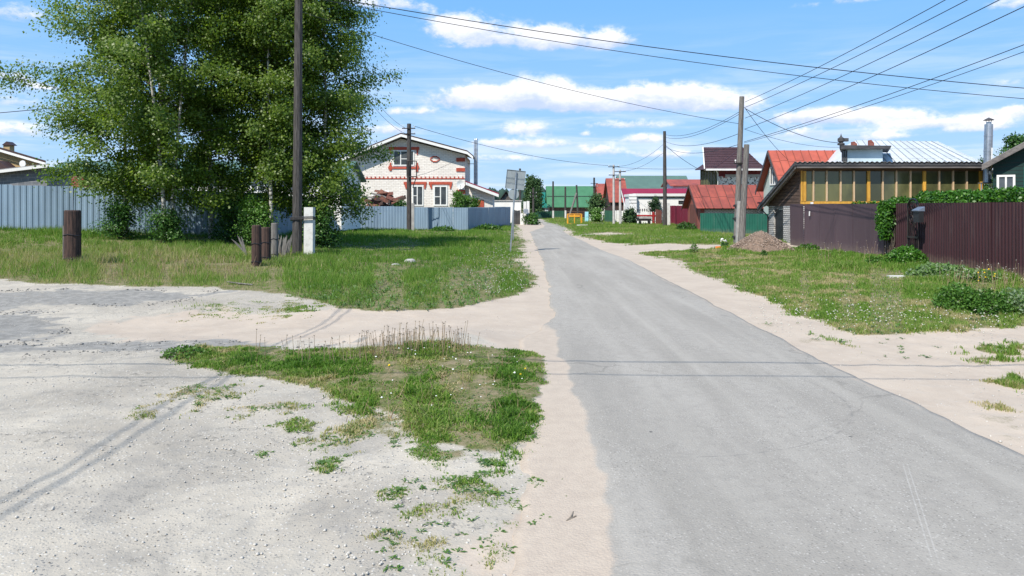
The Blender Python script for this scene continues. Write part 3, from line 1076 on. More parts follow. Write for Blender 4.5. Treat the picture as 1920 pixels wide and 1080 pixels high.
make_grass('patch_grass', 'short tufty grass patch between the gravel yard and the road', 520000, lambda d: -5.6 + 0 * d, lambda d: .75 + 0 * d, 3.4, 14.5, hI, tI, 'IP', segs=2, lean=1.0, wmul=1.25)


def hR(x, y):
    return .045 + .13 * sst(fbm(x, y, .6, 101), .35, .7) * sst(x, 6, 10) + .02


def tR(x, y):
    return .30 + .30 * (fbm(x, y, .6, 111) - .3) + .40 * sst(fbm(x, y, 1.5, 115), .48, .66) * (1 - sst(x, 8, 11)) + .10 * (1 - sst(x, 7, 12))


make_grass('fence_verge_grass', 'mown green grass with dry patches before the purple fence', 420000, lambda d: 4.2 + 0 * d, lambda d: np.minimum(14.2, .75 * d + .5), 6.5, 36, hR, tR, 'RP', segs=2, lean=.6)
make_grass('far_verge_grass', 'grass of the far verge beyond the side track', 170000, lambda d: 3.0 + 0 * d, lambda d: 14.5 + (d - 34) * .22, 33, 118, lambda x, y: .07 + .12 * fbm(x, y, .4, 121),
           lambda x, y: .34 + .4 * (fbm(x, y, .3, 125) - .3) + .2 * sst(fbm(x, y, .9, 126), .55, .7), 'U')
make_grass('far_left_grass', 'grass by the grey fence side and the road bend', 60000, lambda d: -12 - 0 * d, lambda d: 3.2 + 0 * d, 56, 108, lambda x, y: .09 + .16 * fbm(x, y, .4, 131),
           lambda x, y: .26 + .4 * (fbm(x, y, .3, 135) - .3), 'L')

# ------------------------------------------------------------------ leaf clouds
def leaf_quads(c, size, tint, droop=.3, face=None):
    """rhombic leaves: 4 verts each"""
    n = len(c)
    d = rng.normal(0, 1, (n, 3))
    d[:, 2] -= droop
    d /= np.linalg.norm(d, axis=1, keepdims=True)
    q = rng.normal(0, 1, (n, 3))
    if face is not None:
        # blades turn their faces up and outward to the light
        nrm = face + rng.normal(0, .55, (n, 3))
        nrm /= np.linalg.norm(nrm, axis=1, keepdims=True)
        d -= nrm * np.sum(d * nrm, axis=1, keepdims=True)
        d /= np.linalg.norm(d, axis=1, keepdims=True) + 1e-9
        q = nrm
    s = np.cross(d, q)
    s /= np.linalg.norm(s, axis=1, keepdims=True) + 1e-9
    L = (size * rng.uniform(.7, 1.3, n))[:, None]
    v = np.empty((n, 4, 3), np.float32)
    nn = np.cross(d, s)
    v[:, 0] = c
    v[:, 1] = c + d * L * .45 + s * L * .38 + nn * L * .08
    v[:, 2] = c + d * L
    v[:, 3] = c + d * L * .45 - s * L * .38 + nn * L * .08
    f = np.arange(n * 4).reshape(n, 4)
    return v.reshape(-1, 3), f, np.repeat(tint, 4)


def tree(name, label, cat, base, H, Rr, seed, nprim=44, ntw=12, nleaf=46, leaf=.085, cb=.12, trunk_r=.10, lean=(0, 0), droop=.55, lm=None, bark=None, group=None, clump=.16, prof=None, tmean=.45, stems=1, upward=.9):
    rs = np.random.default_rng(seed)
    root = thing(name, label, cat, base, group)
    base = Vector(base)
    tk = MB()
    bk = MB() if bark is None else tk
    centers = []
    tw_t = []
    prof = prof or (lambda t: (math.sin(math.pi * min(1, (t * .82 + .18))) ** .6))
    for s_ in range(stems):
        so_ = V(rs.normal(0, .12), rs.normal(0, .12), 0) if stems > 1 else V(0, 0, 0)
        ln = V(lean[0] + (rs.normal(0, .08) if stems > 1 else 0), lean[1] + (rs.normal(0, .06) if stems > 1 else 0), 0)
        Hs = H * (1 if s_ == 0 else rs.uniform(.75, .98))
        N = 9
        pts = []
        wob = V(rs.uniform(-1, 1), rs.uniform(-1, 1), 0)
        for i in range(N):
            t = i / (N - 1)
            pts.append(base + so_ + ln * (Hs * t ** 1.2) + V(math.sin(t * 5 + wob.x * 3) * .12 * t, math.cos(t * 4 + wob.y * 3) * .10 * t, Hs * t - .08))
        (tk if stems < 3 else tk).tube(pts, [trunk_r * (1 - .93 * (i / (N - 1)) ** .8) + .006 for i in range(N)], 7)

        def P(t):
            a = t * (N - 1)
            i = min(int(a), N - 2)
            return pts[i].lerp(pts[i + 1], a - i)
        for k in range(nprim // stems):
            t = cb + (1 - cb) * (k + rs.random()) / (nprim // stems)
            t = min(t, .985)
            az = k * 2.399 + rs.normal(0, .5)
            tn = (t - cb) / (1 - cb)
            L = Rr * prof(tn) * rs.uniform(.55, 1.12)
            el = upward * (.35 + .55 * tn) + rs.normal(0, .12)
            p = P(t)
            d = V(math.cos(az) * math.cos(el), math.sin(az) * math.cos(el), math.sin(el))
            q = [p.copy()]
            m = 6
            for i in range(m):
                d = (d + V(rs.normal(0, .10), rs.normal(0, .10), -droop * .16 * (i + 1) / m * 2)).normalized()
                q.append(q[-1] + d * (L / m))
            r0 = max(.012, trunk_r * .28 * (1 - tn * .6))
            bk.tube(q, [r0 * (1 - .85 * i / m) for i in range(m + 1)], 4, caps=False)
            for j in range(ntw):
                a = rs.uniform(.18, 1.0) ** .8
                ii = a * m
                i0 = min(int(ii), m - 1)
                c = q[i0].lerp(q[i0 + 1], ii - i0)
                taz = rs.uniform(0, 6.28)
                tl = rs.uniform(.25, .75) * (.6 + .12 * Rr)
                td = V(math.cos(taz) * .8, math.sin(taz) * .8, rs.uniform(-.5, .5)).normalized()
                w = rs.random(nleaf)
                lin = np.array(c)[None] + np.array(td)[None] * (w * tl)[:, None] + np.array([0, 0, -1.0])[None] * (droop * .7 * tl * w ** 2)[:, None]
                lin += rs.normal(0, clump, (nleaf, 3)) * np.array([1, 1, .8])
                centers.append(lin)
                tw_t.append(np.full(nleaf, tmean + rs.normal(0, .10)))
    c = np.concatenate(centers)
    tt = np.clip(np.concatenate(tw_t) + rs.normal(0, .14, len(c)), 0, 1)
    keep = c[:, 2] > base.z + .12
    c, tt = c[keep], tt[keep]
    out_ = c - np.array([base.x, base.y, 0])
    out_[:, 2] = 0
    out_ /= np.linalg.norm(out_, axis=1, keepdims=True) + .3
    out_[:, 2] = .55
    v, f, t4 = leaf_quads(c, np.full(len(c), leaf), tt, .3, out_)
    tk.build('trunk', bark or M_bark, root, smooth=True)
    if bark is None:
        bk.build('branches', M_bark_dark, root, smooth=True)['kind'] = 'stuff'
    o = link('crown', np_mesh('crown', v - np.array(base)[None], f, lm or M_leaf, np.stack([t4, t4, t4], 1)), root)
    return root


def gpx(px, d):
    return gX(px, d)


GB = 'birches growing together beside the timber pole'
BL = dict(leaf=.098, clump=.21, group=GB, trunk_r=.085)
tree('birch_tree', 'leftmost birch whose low boughs reach over the grey fence', 'tree', gpx(236, 28.5), 10.2, 4.9, 1, nprim=72, ntw=14, nleaf=52, cb=.15, lean=(-.02, 0), prof=lambda t: .25 + .75 * (1 - t) ** .55 if t > .35 else .42 + 1.4 * t, **BL)
tree('birch_tree', 'tall birch with forked white stem, second from the left of the clump', 'tree', gpx(312, 27.5), 12.0, 3.1, 2, nprim=70, ntw=14, nleaf=50, cb=.13, stems=2, **BL)
tree('birch_tree', 'birch in the middle of the clump, behind the gap showing the fence', 'tree', gpx(395, 30.0), 12.4, 3.2, 3, nprim=66, ntw=14, nleaf=52, cb=.15, **BL)
tree('birch_tree', 'slim birch with bare white lower stem directly behind the cut stumps', 'tree', gpx(509, 28.6), 11.8, 2.6, 4, nprim=64, ntw=13, nleaf=52, cb=.22, lean=(-.012, 0), **BL)
tree('birch_tree', 'birch directly behind the tall timber pole', 'tree', gpx(552, 30.5), 12.2, 3.0, 5, nprim=66, ntw=14, nleaf=52, cb=.11, **BL)
tree('birch_tree', 'rightmost birch of the clump, hanging over the fence corner', 'tree', gpx(604, 29.6), 11.4, 2.9, 6, nprim=72, ntw=14, nleaf=52, cb=.10, lean=(.022, 0), **BL)
tree('birch_tree', 'rear birch filling the gap above the middle of the fence', 'tree', gpx(455, 31.6), 11.0, 2.8, 17, nprim=56, ntw=13, nleaf=50, cb=.12, **BL)
tree('shrub', 'low dark shrub under the leftmost birch', 'shrub', gpx(225, 27.6), 1.5, .7, 7, nprim=22, ntw=6, nleaf=34, leaf=.075, cb=.05, trunk_r=.02, droop=.2, lm=M_leaf2, bark=M_bark_dark, group='shrubs under the birches', stems=3)
tree('shrub', 'shrub around the foot of the forked birch', 'shrub', gpx(318, 26.9), 1.2, .6, 8, nprim=22, ntw=6, nleaf=34, leaf=.075, cb=.05, trunk_r=.02, droop=.2, lm=M_leaf2, bark=M_bark_dark, group='shrubs under the birches', stems=3)
tree('shrub', 'bright green shrub just left of the cut stumps', 'shrub', gpx(482, 27.8), 1.8, .55, 9, nprim=22, ntw=6, nleaf=40, leaf=.08, cb=.1, trunk_r=.02, droop=.2, lm=M_leaf2, bark=M_bark_dark, group='shrubs under the birches', stems=3, tmean=.75)
tree('shrub', 'dark shrub right of the white concrete stub', 'shrub', gpx(600, 28.4), 1.6, .7, 10, nprim=26, ntw=7, nleaf=40, leaf=.08, cb=.05, trunk_r=.02, droop=.25, lm=M_leaf2, bark=M_bark_dark, group='shrubs under the birches', stems=3, tmean=.35)
tree('shrub', 'dark shrub before the grey fence between the birch stems', 'shrub', gpx(430, 28.8), 1.5, .7, 12, nprim=18, ntw=6, nleaf=36, leaf=.08, cb=.05, trunk_r=.02, droop=.25, lm=M_leaf2, bark=M_bark_dark, group='shrubs under the birches', stems=3, tmean=.3)

# ------------------------------------------------------------------ fences
def corr_mesh(name, L, H, period, depth, m, n_flat=.35):
    """profiled sheet with thickness, along +x from 0 to L"""
    pr = []
    k = int(round(L / period))
    per = L / k
    for i in range(k):
        x = i * per
        pr += [(x, 0), (x + per * n_flat, 0), (x + per * (n_flat + .12), depth), (x + per * .88, depth)]
    pr.append((L, 0))
    mb = MB()
    n = len(pr)
    th = .004
    vs = [(x, y, 0) for x, y in pr] + [(x, y, H) for x, y in pr] + [(x, y + th, 0) for x, y in pr] + [(x, y + th, H) for x, y in pr]
    fs = []
    for i in range(n - 1):
        fs += [(i, i + 1, n + i + 1, n + i), (2 * n + i, 3 * n + i, 3 * n + i + 1, 2 * n + i + 1), (n + i, n + i + 1, 3 * n + i + 1, 3 * n + i)]
    fs += [(0, n, 3 * n, 2 * n), (n - 1, 3 * n - 1, 4 * n - 1, 2 * n - 1)]
    mb.add(vs, fs)
    return mb.mesh(name, m)


def flat_mesh(name, L, H, m):
    mb = MB()
    mb.box(.006, L - .006, 0, .004, 0, H)
    mb.box(.006, .03, -.004, 0, 0, H)
    return mb.mesh(name, m)


def fence(label, A, B, H, m, sheet=1.15, period=.2, depth=.03, group=None, ztop=None, zbase=None, flat=False, name='metal_fence', rails=True, postm=None, jitter=.012, each_post=2):
    """A, B: ground points; sheets are parts, posts and rails behind them"""
    A, B = Vector(A), Vector(B)
    d = B - A
    L = math.hypot(d.x, d.y)
    rz = math.atan2(d.y, d.x)
    root = thing(name, label, 'fence', A, group, rz)
    n = max(1, round(L / sheet))
    s = L / n
    me = flat_mesh('fence_sheet', s, H, m) if flat else corr_mesh('fence_sheet', s, H, period, depth, m)
    rr = random.Random(int(abs(A.x * 31 + A.y * 7)))
    pm = MB()
    pm.box(-.03, .03, .05, .11, -.3, H * .98)
    pme = pm.mesh('fence_post', postm or m)
    for i in range(n):
        t = i / n
        link('fence_sheet', me, root, (i * s, (i % 2) * .006, d.z * (t + .5 / n) + rr.uniform(-1, 1) * jitter - .02)).rotation_euler = (rr.uniform(-.012, .012), rr.uniform(-.004, .004), 0)
        if i % each_post == 0:
            link('post', pme, root, (i * s + .04, 0, d.z * t))
    if rails:
        for fz in (.25, .8):
            mb = MB()
            mb.obox((0, .04, H * fz), (L, 0, d.z), (0, .025, 0), (0, 0, .04))
            ORG[root.name] = V(0, 0, 0)
            link('rail', mb.mesh('rail', postm or m), root)
    ORG[root.name] = A
    return root


# left plot: fence seen from 0 to behind the birches
def gpt(x, y, dz=0.):
    return Vector((x, y, g1(x, y) + dz))


a = at(-160, 425, 29.5); a.z = Zat(432, 29.5)
b = at(505, 0, 33.2); b.z = Zat(443, 33.2)
fence('long blue-grey profiled sheet fence behind the leftmost birches', a, b, (443 - 362) * 33.2 / F + .02, M_bluefence, group='blue-grey sheet fences', period=.23, depth=.022)
fence('blue-grey sheet fence running back behind the birches', b, V(-12.2, 56.0, 0.0), 1.85, M_bluefence, group='blue-grey sheet fences')
fc = at(766, 0, 56.5); fc.z = -.02
fence('blue-grey sheet fence left of the crossarm pole in front of the white brick house', V(-12.2, 56.0, 0.0), fc, 1.88, M_bluefence, group='blue-grey sheet fences', period=.2)
fd = at(877, 0, 55.2); fd.z = -.06
fence('sunlit blue-grey fence from the crossarm pole to the street corner', fc + V(.1, .02, 0), fd, 1.84, M_bluefence, group='blue-grey sheet fences', period=.2)
fe = at(957, 0, 70); fe.z = 0.0
fence('shaded side of the blue-grey fence running along the road', fd + V(.02, .02, 0), fe, 1.84, M_bluefence, group='blue-grey sheet fences', sheet=2.2, period=.2)
# weathered plank fence beyond it
def plank_fence(label, A, B, H, m, w=.12, name='plank_fence', group=None, gap=.02, rows=True):
    A, B = Vector(A), Vector(B)
    d = B - A
    L = math.hypot(d.x, d.y)
    root = thing(name, label, 'fence', A, group, math.atan2(d.y, d.x))
    me = MB().box(0, w - gap, 0, .022, 0, H).mesh('plank', m)
    rr = random.Random(5)
    for i in range(int(L / w)):
        link('plank', me, root, (i * w, rr.uniform(0, .01), rr.uniform(-.05, .05)))
    for fz in (.25, .78):
        link('rail', MB().box(0, L, .03, .07, H * fz, H * fz + .06).mesh('rail', m), root)
    return root


plank_fence('weathered grey plank fence at the end of the blue-grey fence', gX(962, 75.5), gX(977, 76.5), 1.45, M_wood_grey)

# right side street fence
c0 = gX(1482, 33.7); c1 = gX(1674, 25.6)
fence('smooth faded purple sheet fence along the right verge', c0 + V(0, 0, 0), c1, 1.86, M_purple_flat, flat=True, sheet=1.25, name='metal_fence', jitter=.006, group='purple-brown street fences')
c2 = gX(1682, 26.1); c3 = V(12.25, 17.0, g1(12.3, 17))
c4 = V(11.9, 10.5, g1(11.9, 10.5))
fence('dark purple-brown profiled fence at the right with the mailbox', c1 + V(.02, -.03, 0), c3, 1.87, M_purple, sheet=1.2, period=.15, depth=.035, group='purple-brown street fences', jitter=.004)
fence('nearest length of the dark profiled fence past the right edge', c3, c4, 1.87, M_purple, sheet=1.2, period=.15, depth=.035, group='purple-brown street fences', jitter=.004)
# green low fence before the red-roof garage
fence('low green profiled fence before the red-roof garage', gX(1313, 51), gX(1452, 47.5), 1.22 + .1, M_green_sheet, period=.16, group='green fences')
# crimson gate, runs along the street
fence('crimson sheet fence left of the red-roof garage', gX(1254, 76) , gX(1291, 61), 1.88, M_crimson, period=.2, group=None)
fence('dark green sheet fence across the end of the street', gX(1002, 116), gX(1062, 117), 1.15, M_green_dark, sheet=2.4, period=.3, group='green fences')
fence('small dark green gate beside the pair of concrete poles', gX(1133, 84), gX(1149, 82), 1.35, M_green_dark, sheet=1.2, period=.3, group='green fences')

# iron wicket standing against the fence, with mailbox
def iron_wicket():
    # fence direction at this place
    dv = (c3 - (c1 + V(.02, -.03, 0)))
    dv.z = 0
    dv.normalize()
    nv = V(dv.y, -dv.x, 0) * 1.0
    if nv.x > 0: nv = -nv
    p = None
    for k in range(400):
        q = c1 + V(.02, -.03, 0) + dv * (k * .03)
        if (q.x) * F / q.y + CX > 1708:
            p = q
            break
    p = p + nv * .10
    p.z = g1(p.x, p.y)
    root = thing('garden_gate', 'narrow black wrought-iron wicket with an arched scroll top against the purple fence', 'gate', p)
    wd = dv * .62 * 1.25
    def PT(u, z, o=0.):
        return p + wd * u + V(0, 0, z) + nv * o
    fr = MB()
    for u in (0, 1):
        fr.tube([PT(u, 0), PT(u, 1.72)], .022, 6)
    arc = [PT(.5 - .5 * math.cos(a), 1.72 + .27 * math.sin(a)) for a in [math.pi * i / 14 for i in range(15)]]
    fr.tube(arc, .03, 6)
    fr.tube([PT(.5 - .40 * math.cos(a), 1.70 + .20 * math.sin(a)) for a in [math.pi * i / 14 for i in range(15)]], .018, 6)
    fr.tube([PT(0, .08), PT(1, .08)], .018, 6)
    fr.obox(PT(-.03, .74, -.02), wd * 1.06, nv * .05, V(0, 0, .06))
    fr.build('gate_frame', M_iron, root)
    for i in range(1, 6):
        b = MB()
        b.tube([PT(i / 6, .1), PT(i / 6, .74)], .011, 5)
        b.build('bar', M_iron, root)
        b = MB()
        b.tube([PT(i / 6, .8), PT(i / 6, 1.15 + .05 * (i % 2))], .011, 5)
        b.build('bar', M_iron, root)
    for cx, cz, r, s in ((.3, 1.32, .17, 1), (.62, 1.46, .16, -1), (.35, 1.62, .14, -1), (.68, 1.22, .12, 1), (.45, 1.78, .10, 1)):
        sp = [PT(cx + s * r * (1 - k / 26) * math.cos(k * .34) * 1.2, cz + r * (1 - k / 26) * math.sin(k * .34) * 1.3) for k in range(22)]
        b = MB()
        b.tube(sp, .014, 5)
        b.build('scroll', M_iron, root)
    # mailbox on the fence beside it
    q = p + dv * .98 + nv * .10
    mr = thing('mailbox', 'small black mailbox with a slanted lid beside the iron wicket', 'mailbox', (q.x, q.y, q.z + 1.28))
    z0, z1 = q.z + 1.26, q.z + 1.60
    body = MB()
    body.obox((q.x, q.y, z0), dv * .40, nv * .14, V(0, 0, z1 - z0))
    body.build('box', M_black, mr)
    lid = MB()
    e = V(q.x, q.y, z1 + .004) - dv * .02 - nv * .02
    lid.prism([e, e + nv * .20, e + nv * .20 + V(0, 0, .03), e + V(0, 0, .14)], dv * .44)
    lid.build('lid', mat('mailbox_lid_paint', (.16, .19, .25), rough=.35, spec=.6), mr)
    sl_ = MB()
    sl_.obox(V(q.x, q.y, z1 - .07) + nv * .142 + dv * .06, dv * .28, nv * .006, V(0, 0, .02))
    sl_.build('slot', M_iron, mr)


iron_wicket()

# ------------------------------------------------------------------ poles
def lerp_pts(a, b, n=6):
    return [a.lerp(b, i / (n - 1)) for i in range(n)]


def utility_pole(label, foot, top, r0, r1, m, stub=None, arms=(), cap=None, group='utility poles', name='utility_pole', n=10, bands=(), slots=False):
    """foot/top world points; stub=(offset vector, width, height, material)"""
    root = thing(name, label, 'pole', foot, group)
    mb = MB()
    f2 = foot - (top - foot).normalized() * .3
    pts = lerp_pts(f2, top, 8)
    mb.tube(pts, [r0 + (r1 - r0) * i / 7 for i in range(8)], n)
    mb.build('pole', m, root, smooth=False)
    if stub:
        off, w, h, sm = stub
        s = MB()
        c = foot + Vector(off)
        c.z = g1(c.x, c.y) - .1
        axis = (top - foot)
        axis = axis / axis.z
        s.obox(c - V(w / 2, w / 2, 0), V(w, 0, 0), V(0, w, 0), V(axis.x * h, axis.y * h, h + .1))
        s.build('stub', sm, root)
        for bz in bands:
            q = foot + (top - foot) * (bz / (top - foot).length)
            cc = c + V(axis.x * bz, axis.y * bz, bz)
            bb = MB()
            x0, x1 = min(q.x - r0 - .02, cc.x - w / 2 - .02), max(q.x + r0 + .02, cc.x + w / 2 + .02)
            y0, y1 = q.y - max(r0, w / 2) - .03, q.y + max(r0, w / 2) + .03
            for k in range(3):
                z = q.z + (k - 1) * .035
                bb.tube([(x0, y0, z), (x1, y0, z + .03), (x1, y1, z), (x0, y1, z - .02), (x0, y0, z)], .014, 5)
            bb.build('wire_band', M_wire, root)
    ax = (top - foot).normalized()
    for (dz, half, two) in arms:
        c = top - ax * dz
        ab = MB()
        ab.obox(c + V(-half, -r1 - .07, -.04), V(2 * half, 0, 0), V(0, .06, 0), V(0, 0, .07))
        ab.build('crossarm', two, root)
        for s_ in (-1, 1):
            ib = MB()
            p = c + V(s_ * (half - .08), -r1 - .04, .03)
            ib.tube([p, p + V(0, 0, .06), p + V(0, 0, .07), p + V(0, 0, .14)], [.012, .012, .04, .028], 7)
            ib.build('insulator', M_white, root)
    return root


# tall timber pole before the birches
pf = V(*gp(557, 479), 0); pf.z = g1(pf.x, pf.y)
ptop = V((559 - CX) * pf.y / F, pf.y + .1, 10.6)
utility_pole('tall dark timber pole with a white concrete stub before the birches', pf, ptop, .165, .12, M_wood_old,
             stub=((.40, .05, 0), .30, 1.62, M_conc), arms=((.45, .75, M_iron), (.95, .75, M_iron)), bands=(1.25,))
# crossarm pole before the white brick house
q = at(767, 432, 54.0); q.z = g1(q.x, q.y)
t2 = at(767, 232, 54.2)
utility_pole('timber pole with two short crossarms before the white brick house', q, t2, .18, .15, M_wood_old,
             stub=((.28, 0, 0), .2, 2.0, M_conc_grey), arms=((.35, .48, M_iron), (.75, .48, M_iron)))
# its service bracket
sb = thing('service_bracket', 'light steel frame fixed on the crossarm pole at window height', 'bracket', at(771, 332, 53.7))
mb = MB()
for a_, b_ in (((763, 302), (763, 331)), ((781, 302), (781, 331)), ((763, 302), (781, 302)), ((763, 331), (781, 331)), ((781, 331), (774, 352)), ((766, 302), (766, 331))):
    mb.tube([at(*a_, 53.7), at(*b_, 53.7)], .035, 5)
mb.build('frame', M_iron, sb)
# right pole with brace
f1 = V(*gp(1380, 458), 0); f1.z = g1(f1.x, f1.y)
t1 = at(1391, 181, f1.y)
utility_pole('tall grey timber pole carrying the wires beside the gravel heap', f1 + V(0.02, .05, 0), t1, .135, .11, M_wood_grey,
             stub=((-.0, -.26, 0), .19, 2.0, M_conc_grey), arms=((3.1, .30, M_iron),), bands=(1.2, 1.8, .35))
bf = V(*gp(1388, 459), 0); bf.z = g1(*bf[:2])
bt = at(1400, 271, bf.y + .2)
utility_pole('shorter grey timber brace pole leaning beside the wire pole', bf + V(.08, .1, 0), bt, .16, .12, M_wood_grey)
f3 = V(*gp(1247, 424), 0); f3.z = g1(*f3[:2])
utility_pole('slim dark pole beside the crimson fence', f3, at(1246, 246, f3.y), .2, .13, M_wood_old, stub=((.30, -.05, 0), .26, 2.1, M_conc))
for px, top_, lb in ((1151, 309, 'left of the twin pale concrete poles by the white gate'), (1163, 318, 'right of the twin pale concrete poles by the white gate')):
    f4 = V(*gp(px, 421), 0); f4.z = g1(*f4[:2])
    utility_pole(lb, f4, at(px - .5, top_, f4.y), .135, .10, M_conc_pole, arms=((.2, .55, M_iron), (1.0, .5, M_iron)))
for px, py0, py1, d, lb, m_ in ((1037, 0, 340, 112, 'thin dark pole before the green-roof house, leftmost', M_wood_old), (1060, 0, 350, 112, 'thin dark pole before the middle of the green-roof house', M_wood_old),
                                (1084, 0, 347, 110, 'dark pole with a pale brace before the green-roof house', M_wood_old), (1114, 0, 333, 104, 'dark pole at the right gable of the green-roof house', M_wood_old),
                                (1000, 0, 352, 106, 'dark pole before the teal-roof building', M_wood_old), (975, 0, 316, 92, 'dark pole behind the road sign', M_wood_old)):
    ft = gX(px, d)
    utility_pole(lb, ft, at(px - (3 if px == 1084 else 0), py1, d), .17, .13, m_, arms=((.8, .5, M_iron), (1.3, .5, M_iron)) if px in (1000, 1114) else (),
                 stub=((0, -.22, 0), .24, 1.2, M_conc) if px in (1037, 1060) else None)
bb = thing('pole_brace', 'pale slanting timber brace propping the pole behind the yellow frame', 'brace', gX(1066, 109))
MB().tube([gX(1066, 109), at(1081, 362, 110)], .14, 7).build('brace', M_wood_grey, bb)
# pole top seen above the birches
ft = gX(304, 34.0)
utility_pole('pale pole rising through the birch crowns', ft, V((303 - CX) * 34 / F, 34, 12.0), .17, .15, M_conc_grey, arms=((.5, .5, M_iron),))

# stumps
def stump(label, px, py, topy, wpx, m, lean=0, side=None, group='cut timber stumps'):
    x, y = gp(px, py)
    z = g1(x, y)
    top = at(px + lean, topy, y)
    r = wpx / 2 * y / F
    root = thing('post_stump', label, 'post', (x, y, z), group)
    mb = MB()
    n = 14
    base = V(x, y, z - .1)
    mb.tube([base, base.lerp(top, .5), top - V(0, 0, .03), top], [r * 1.02, r, r * .97, r * .88], n)
    mb.build('post', m, root)
    for zz in (.12, .55):
        b = MB()
        c = V(x, y, z).lerp(top, zz)
        b.tube([c + V(math.cos(a) * r * 1.05, math.sin(a) * r * 1.05, .02 * math.sin(3 * a)) for a in [2 * math.pi * k / 12 for k in range(13)]], .012, 4)
        b.build('wire_band', M_wire, root)
    if side:
        s = MB()
        s.obox((x - r - .03, y - .05, z - .1), V(.045, 0, 0), V(0, .08, 0), V(0, 0, side))
        s.build('slab', M_wood_grey, root)
    return root


stump('thick dark cut-off post standing alone in the grass at the left', 136, 497, 394, 29, M_wood_red, side=1.15)
stump('front left dark stump of the group left of the tall pole', 481, 500, 422, 18, M_wood_red)
stump('middle reddish stump of the group left of the tall pole', 499, 490, 426, 17, M_wood_red)
stump('grey weathered stump nearest the white birch stem', 515, 485, 418, 13, M_wood_grey)
# splintered slats
sx, sy = gp(505, 492)
sr = thing('broken_fence', 'splintered grey slats of a broken fence around the stumps', 'fence', (sx, sy, g1(sx, sy)))
rs = random.Random(3)
specs = [(455, 441, 450), (462, 443, 449), (449, 452, 455), (444, 448, 456)] + [(516 + i * 3.1 + rs.uniform(-1, 1), rs.uniform(438, 450), 508 + i * 3.0) for i in range(11)]
for (tx, ty, bx) in specs:
    d_ = 23.3 if tx < 470 else 24.6
    top_ = at(tx - (10 if tx < 470 else 0), ty, d_)
    bx_ = bx + (15 if tx < 470 else 0)
    ft_ = gX(bx_, d_ + rs.uniform(-.1, .1))
    dirn = top_ - ft_
    mb = MB()
    w_ = rs.uniform(.05, .08)
    mb.prism([ft_ + V(-w_ / 2, 0, -.05), ft_ + V(w_ / 2, 0, -.05), ft_ + dirn * .85 + V(w_ / 2, 0, 0), ft_ + dirn + V(-w_ * .1, 0, 0), ft_ + dirn * .7 + V(-w_ / 2, 0, 0)], (0, .022, 0))
    mb.build('slat', M_wood_grey, sr)

# road sign seen from behind
sg = V(*gp(956, 474), 0); sg.z = g1(*sg[:2])
ds = sg.y
sign = thing('road_sign', 'back of a square road sign with a round sign below on a leaning steel post', 'sign', sg)
MB().tube([sg - V(0, 0, .2), at(968, 322, ds)], .032, 8).build('post', M_steel, sign)
mb = MB()
ca, sa = math.cos(R(6)), math.sin(R(6))
ctr = at(966.5, 337, ds + .05)
hs = .375
ux, uz = V(ca, 0, -sa), V(sa, 0, ca)
mb.obox(ctr - ux * hs - uz * hs, ux * 2 * hs, V(0, .004, 0), uz * 2 * hs)
mb.obox(ctr - ux * hs - uz * hs + V(0, -.025, 0), ux * 2 * hs, V(0, .025, 0), uz * .014)
mb.obox(ctr - ux * hs + uz * (hs - .014) + V(0, -.025, 0), ux * 2 * hs, V(0, .025, 0), uz * .014)
mb.obox(ctr - ux * hs - uz * (hs - .014) + V(0, -.025, 0), ux * .014, V(0, .025, 0), uz * (2 * hs - .028))
mb.obox(ctr + ux * (hs - .014) - uz * (hs - .014) + V(0, -.025, 0), ux * .014, V(0, .025, 0), uz * (2 * hs - .028))
mb.build('square_plate', M_signback, sign)
mb = MB()
ctr = at(963, 364, ds + .05)
ring = [ctr + V(math.cos(a) * .21, 0, math.sin(a) * .21) for a in [2 * math.pi * k / 24 for k in range(24)]]
mb.prism(ring, (0, .004, 0))
mb.build('round_plate', M_signback, sign)
p2 = V(*gp(962, 452), 0); p2.z = g1(*p2[:2])
o = MB().tube([p2 - V(0, 0, .2), at(963, 380, p2.y)], .035, 8).build('steel_post', M_steel, origin=p2)
tag(o, 'bare grey steel post standing just behind the road sign', 'post')

# ------------------------------------------------------------------ building parts
def window(root, o, u, n, w, h, vbars=(), hbars=(), fm=None, gm=None, fw=.08, dp=.06, name='window'):
    """o lower-left outer corner on the wall, u along, n outward"""
    o, u, n = Vector(o), Vector(u), Vector(n)
    z = V(0, 0, 1)
    mb = MB()
    mb.obox(o, u * fw, n * dp, z * h)
    mb.obox(o + u * (w - fw), u * fw, n * dp, z * h)
    mb.obox(o + u * fw, u * (w - 2 * fw), n * dp, z * fw)
    mb.obox(o + u * fw + z * (h - fw), u * (w - 2 * fw), n * dp, z * fw)
    for b in vbars:
        mb.obox(o + u * (w * b - fw * .4) + z * fw, u * fw * .8, n * (dp - .004), z * (h - 2 * fw))
    for (b0, b1, hz) in hbars:
        mb.obox(o + u * (w * b0) + z * (h * hz - fw * .3), u * w * (b1 - b0), n * (dp - .008), z * fw * .6)
    f = mb.build(name, fm or M_white, root)
    g = MB().obox(o + u * .01 + z * .01 + n * .004, u * (w - .02), n * .014, z * (h - .02)).build('pane', gm or M_glass, f)
    return f


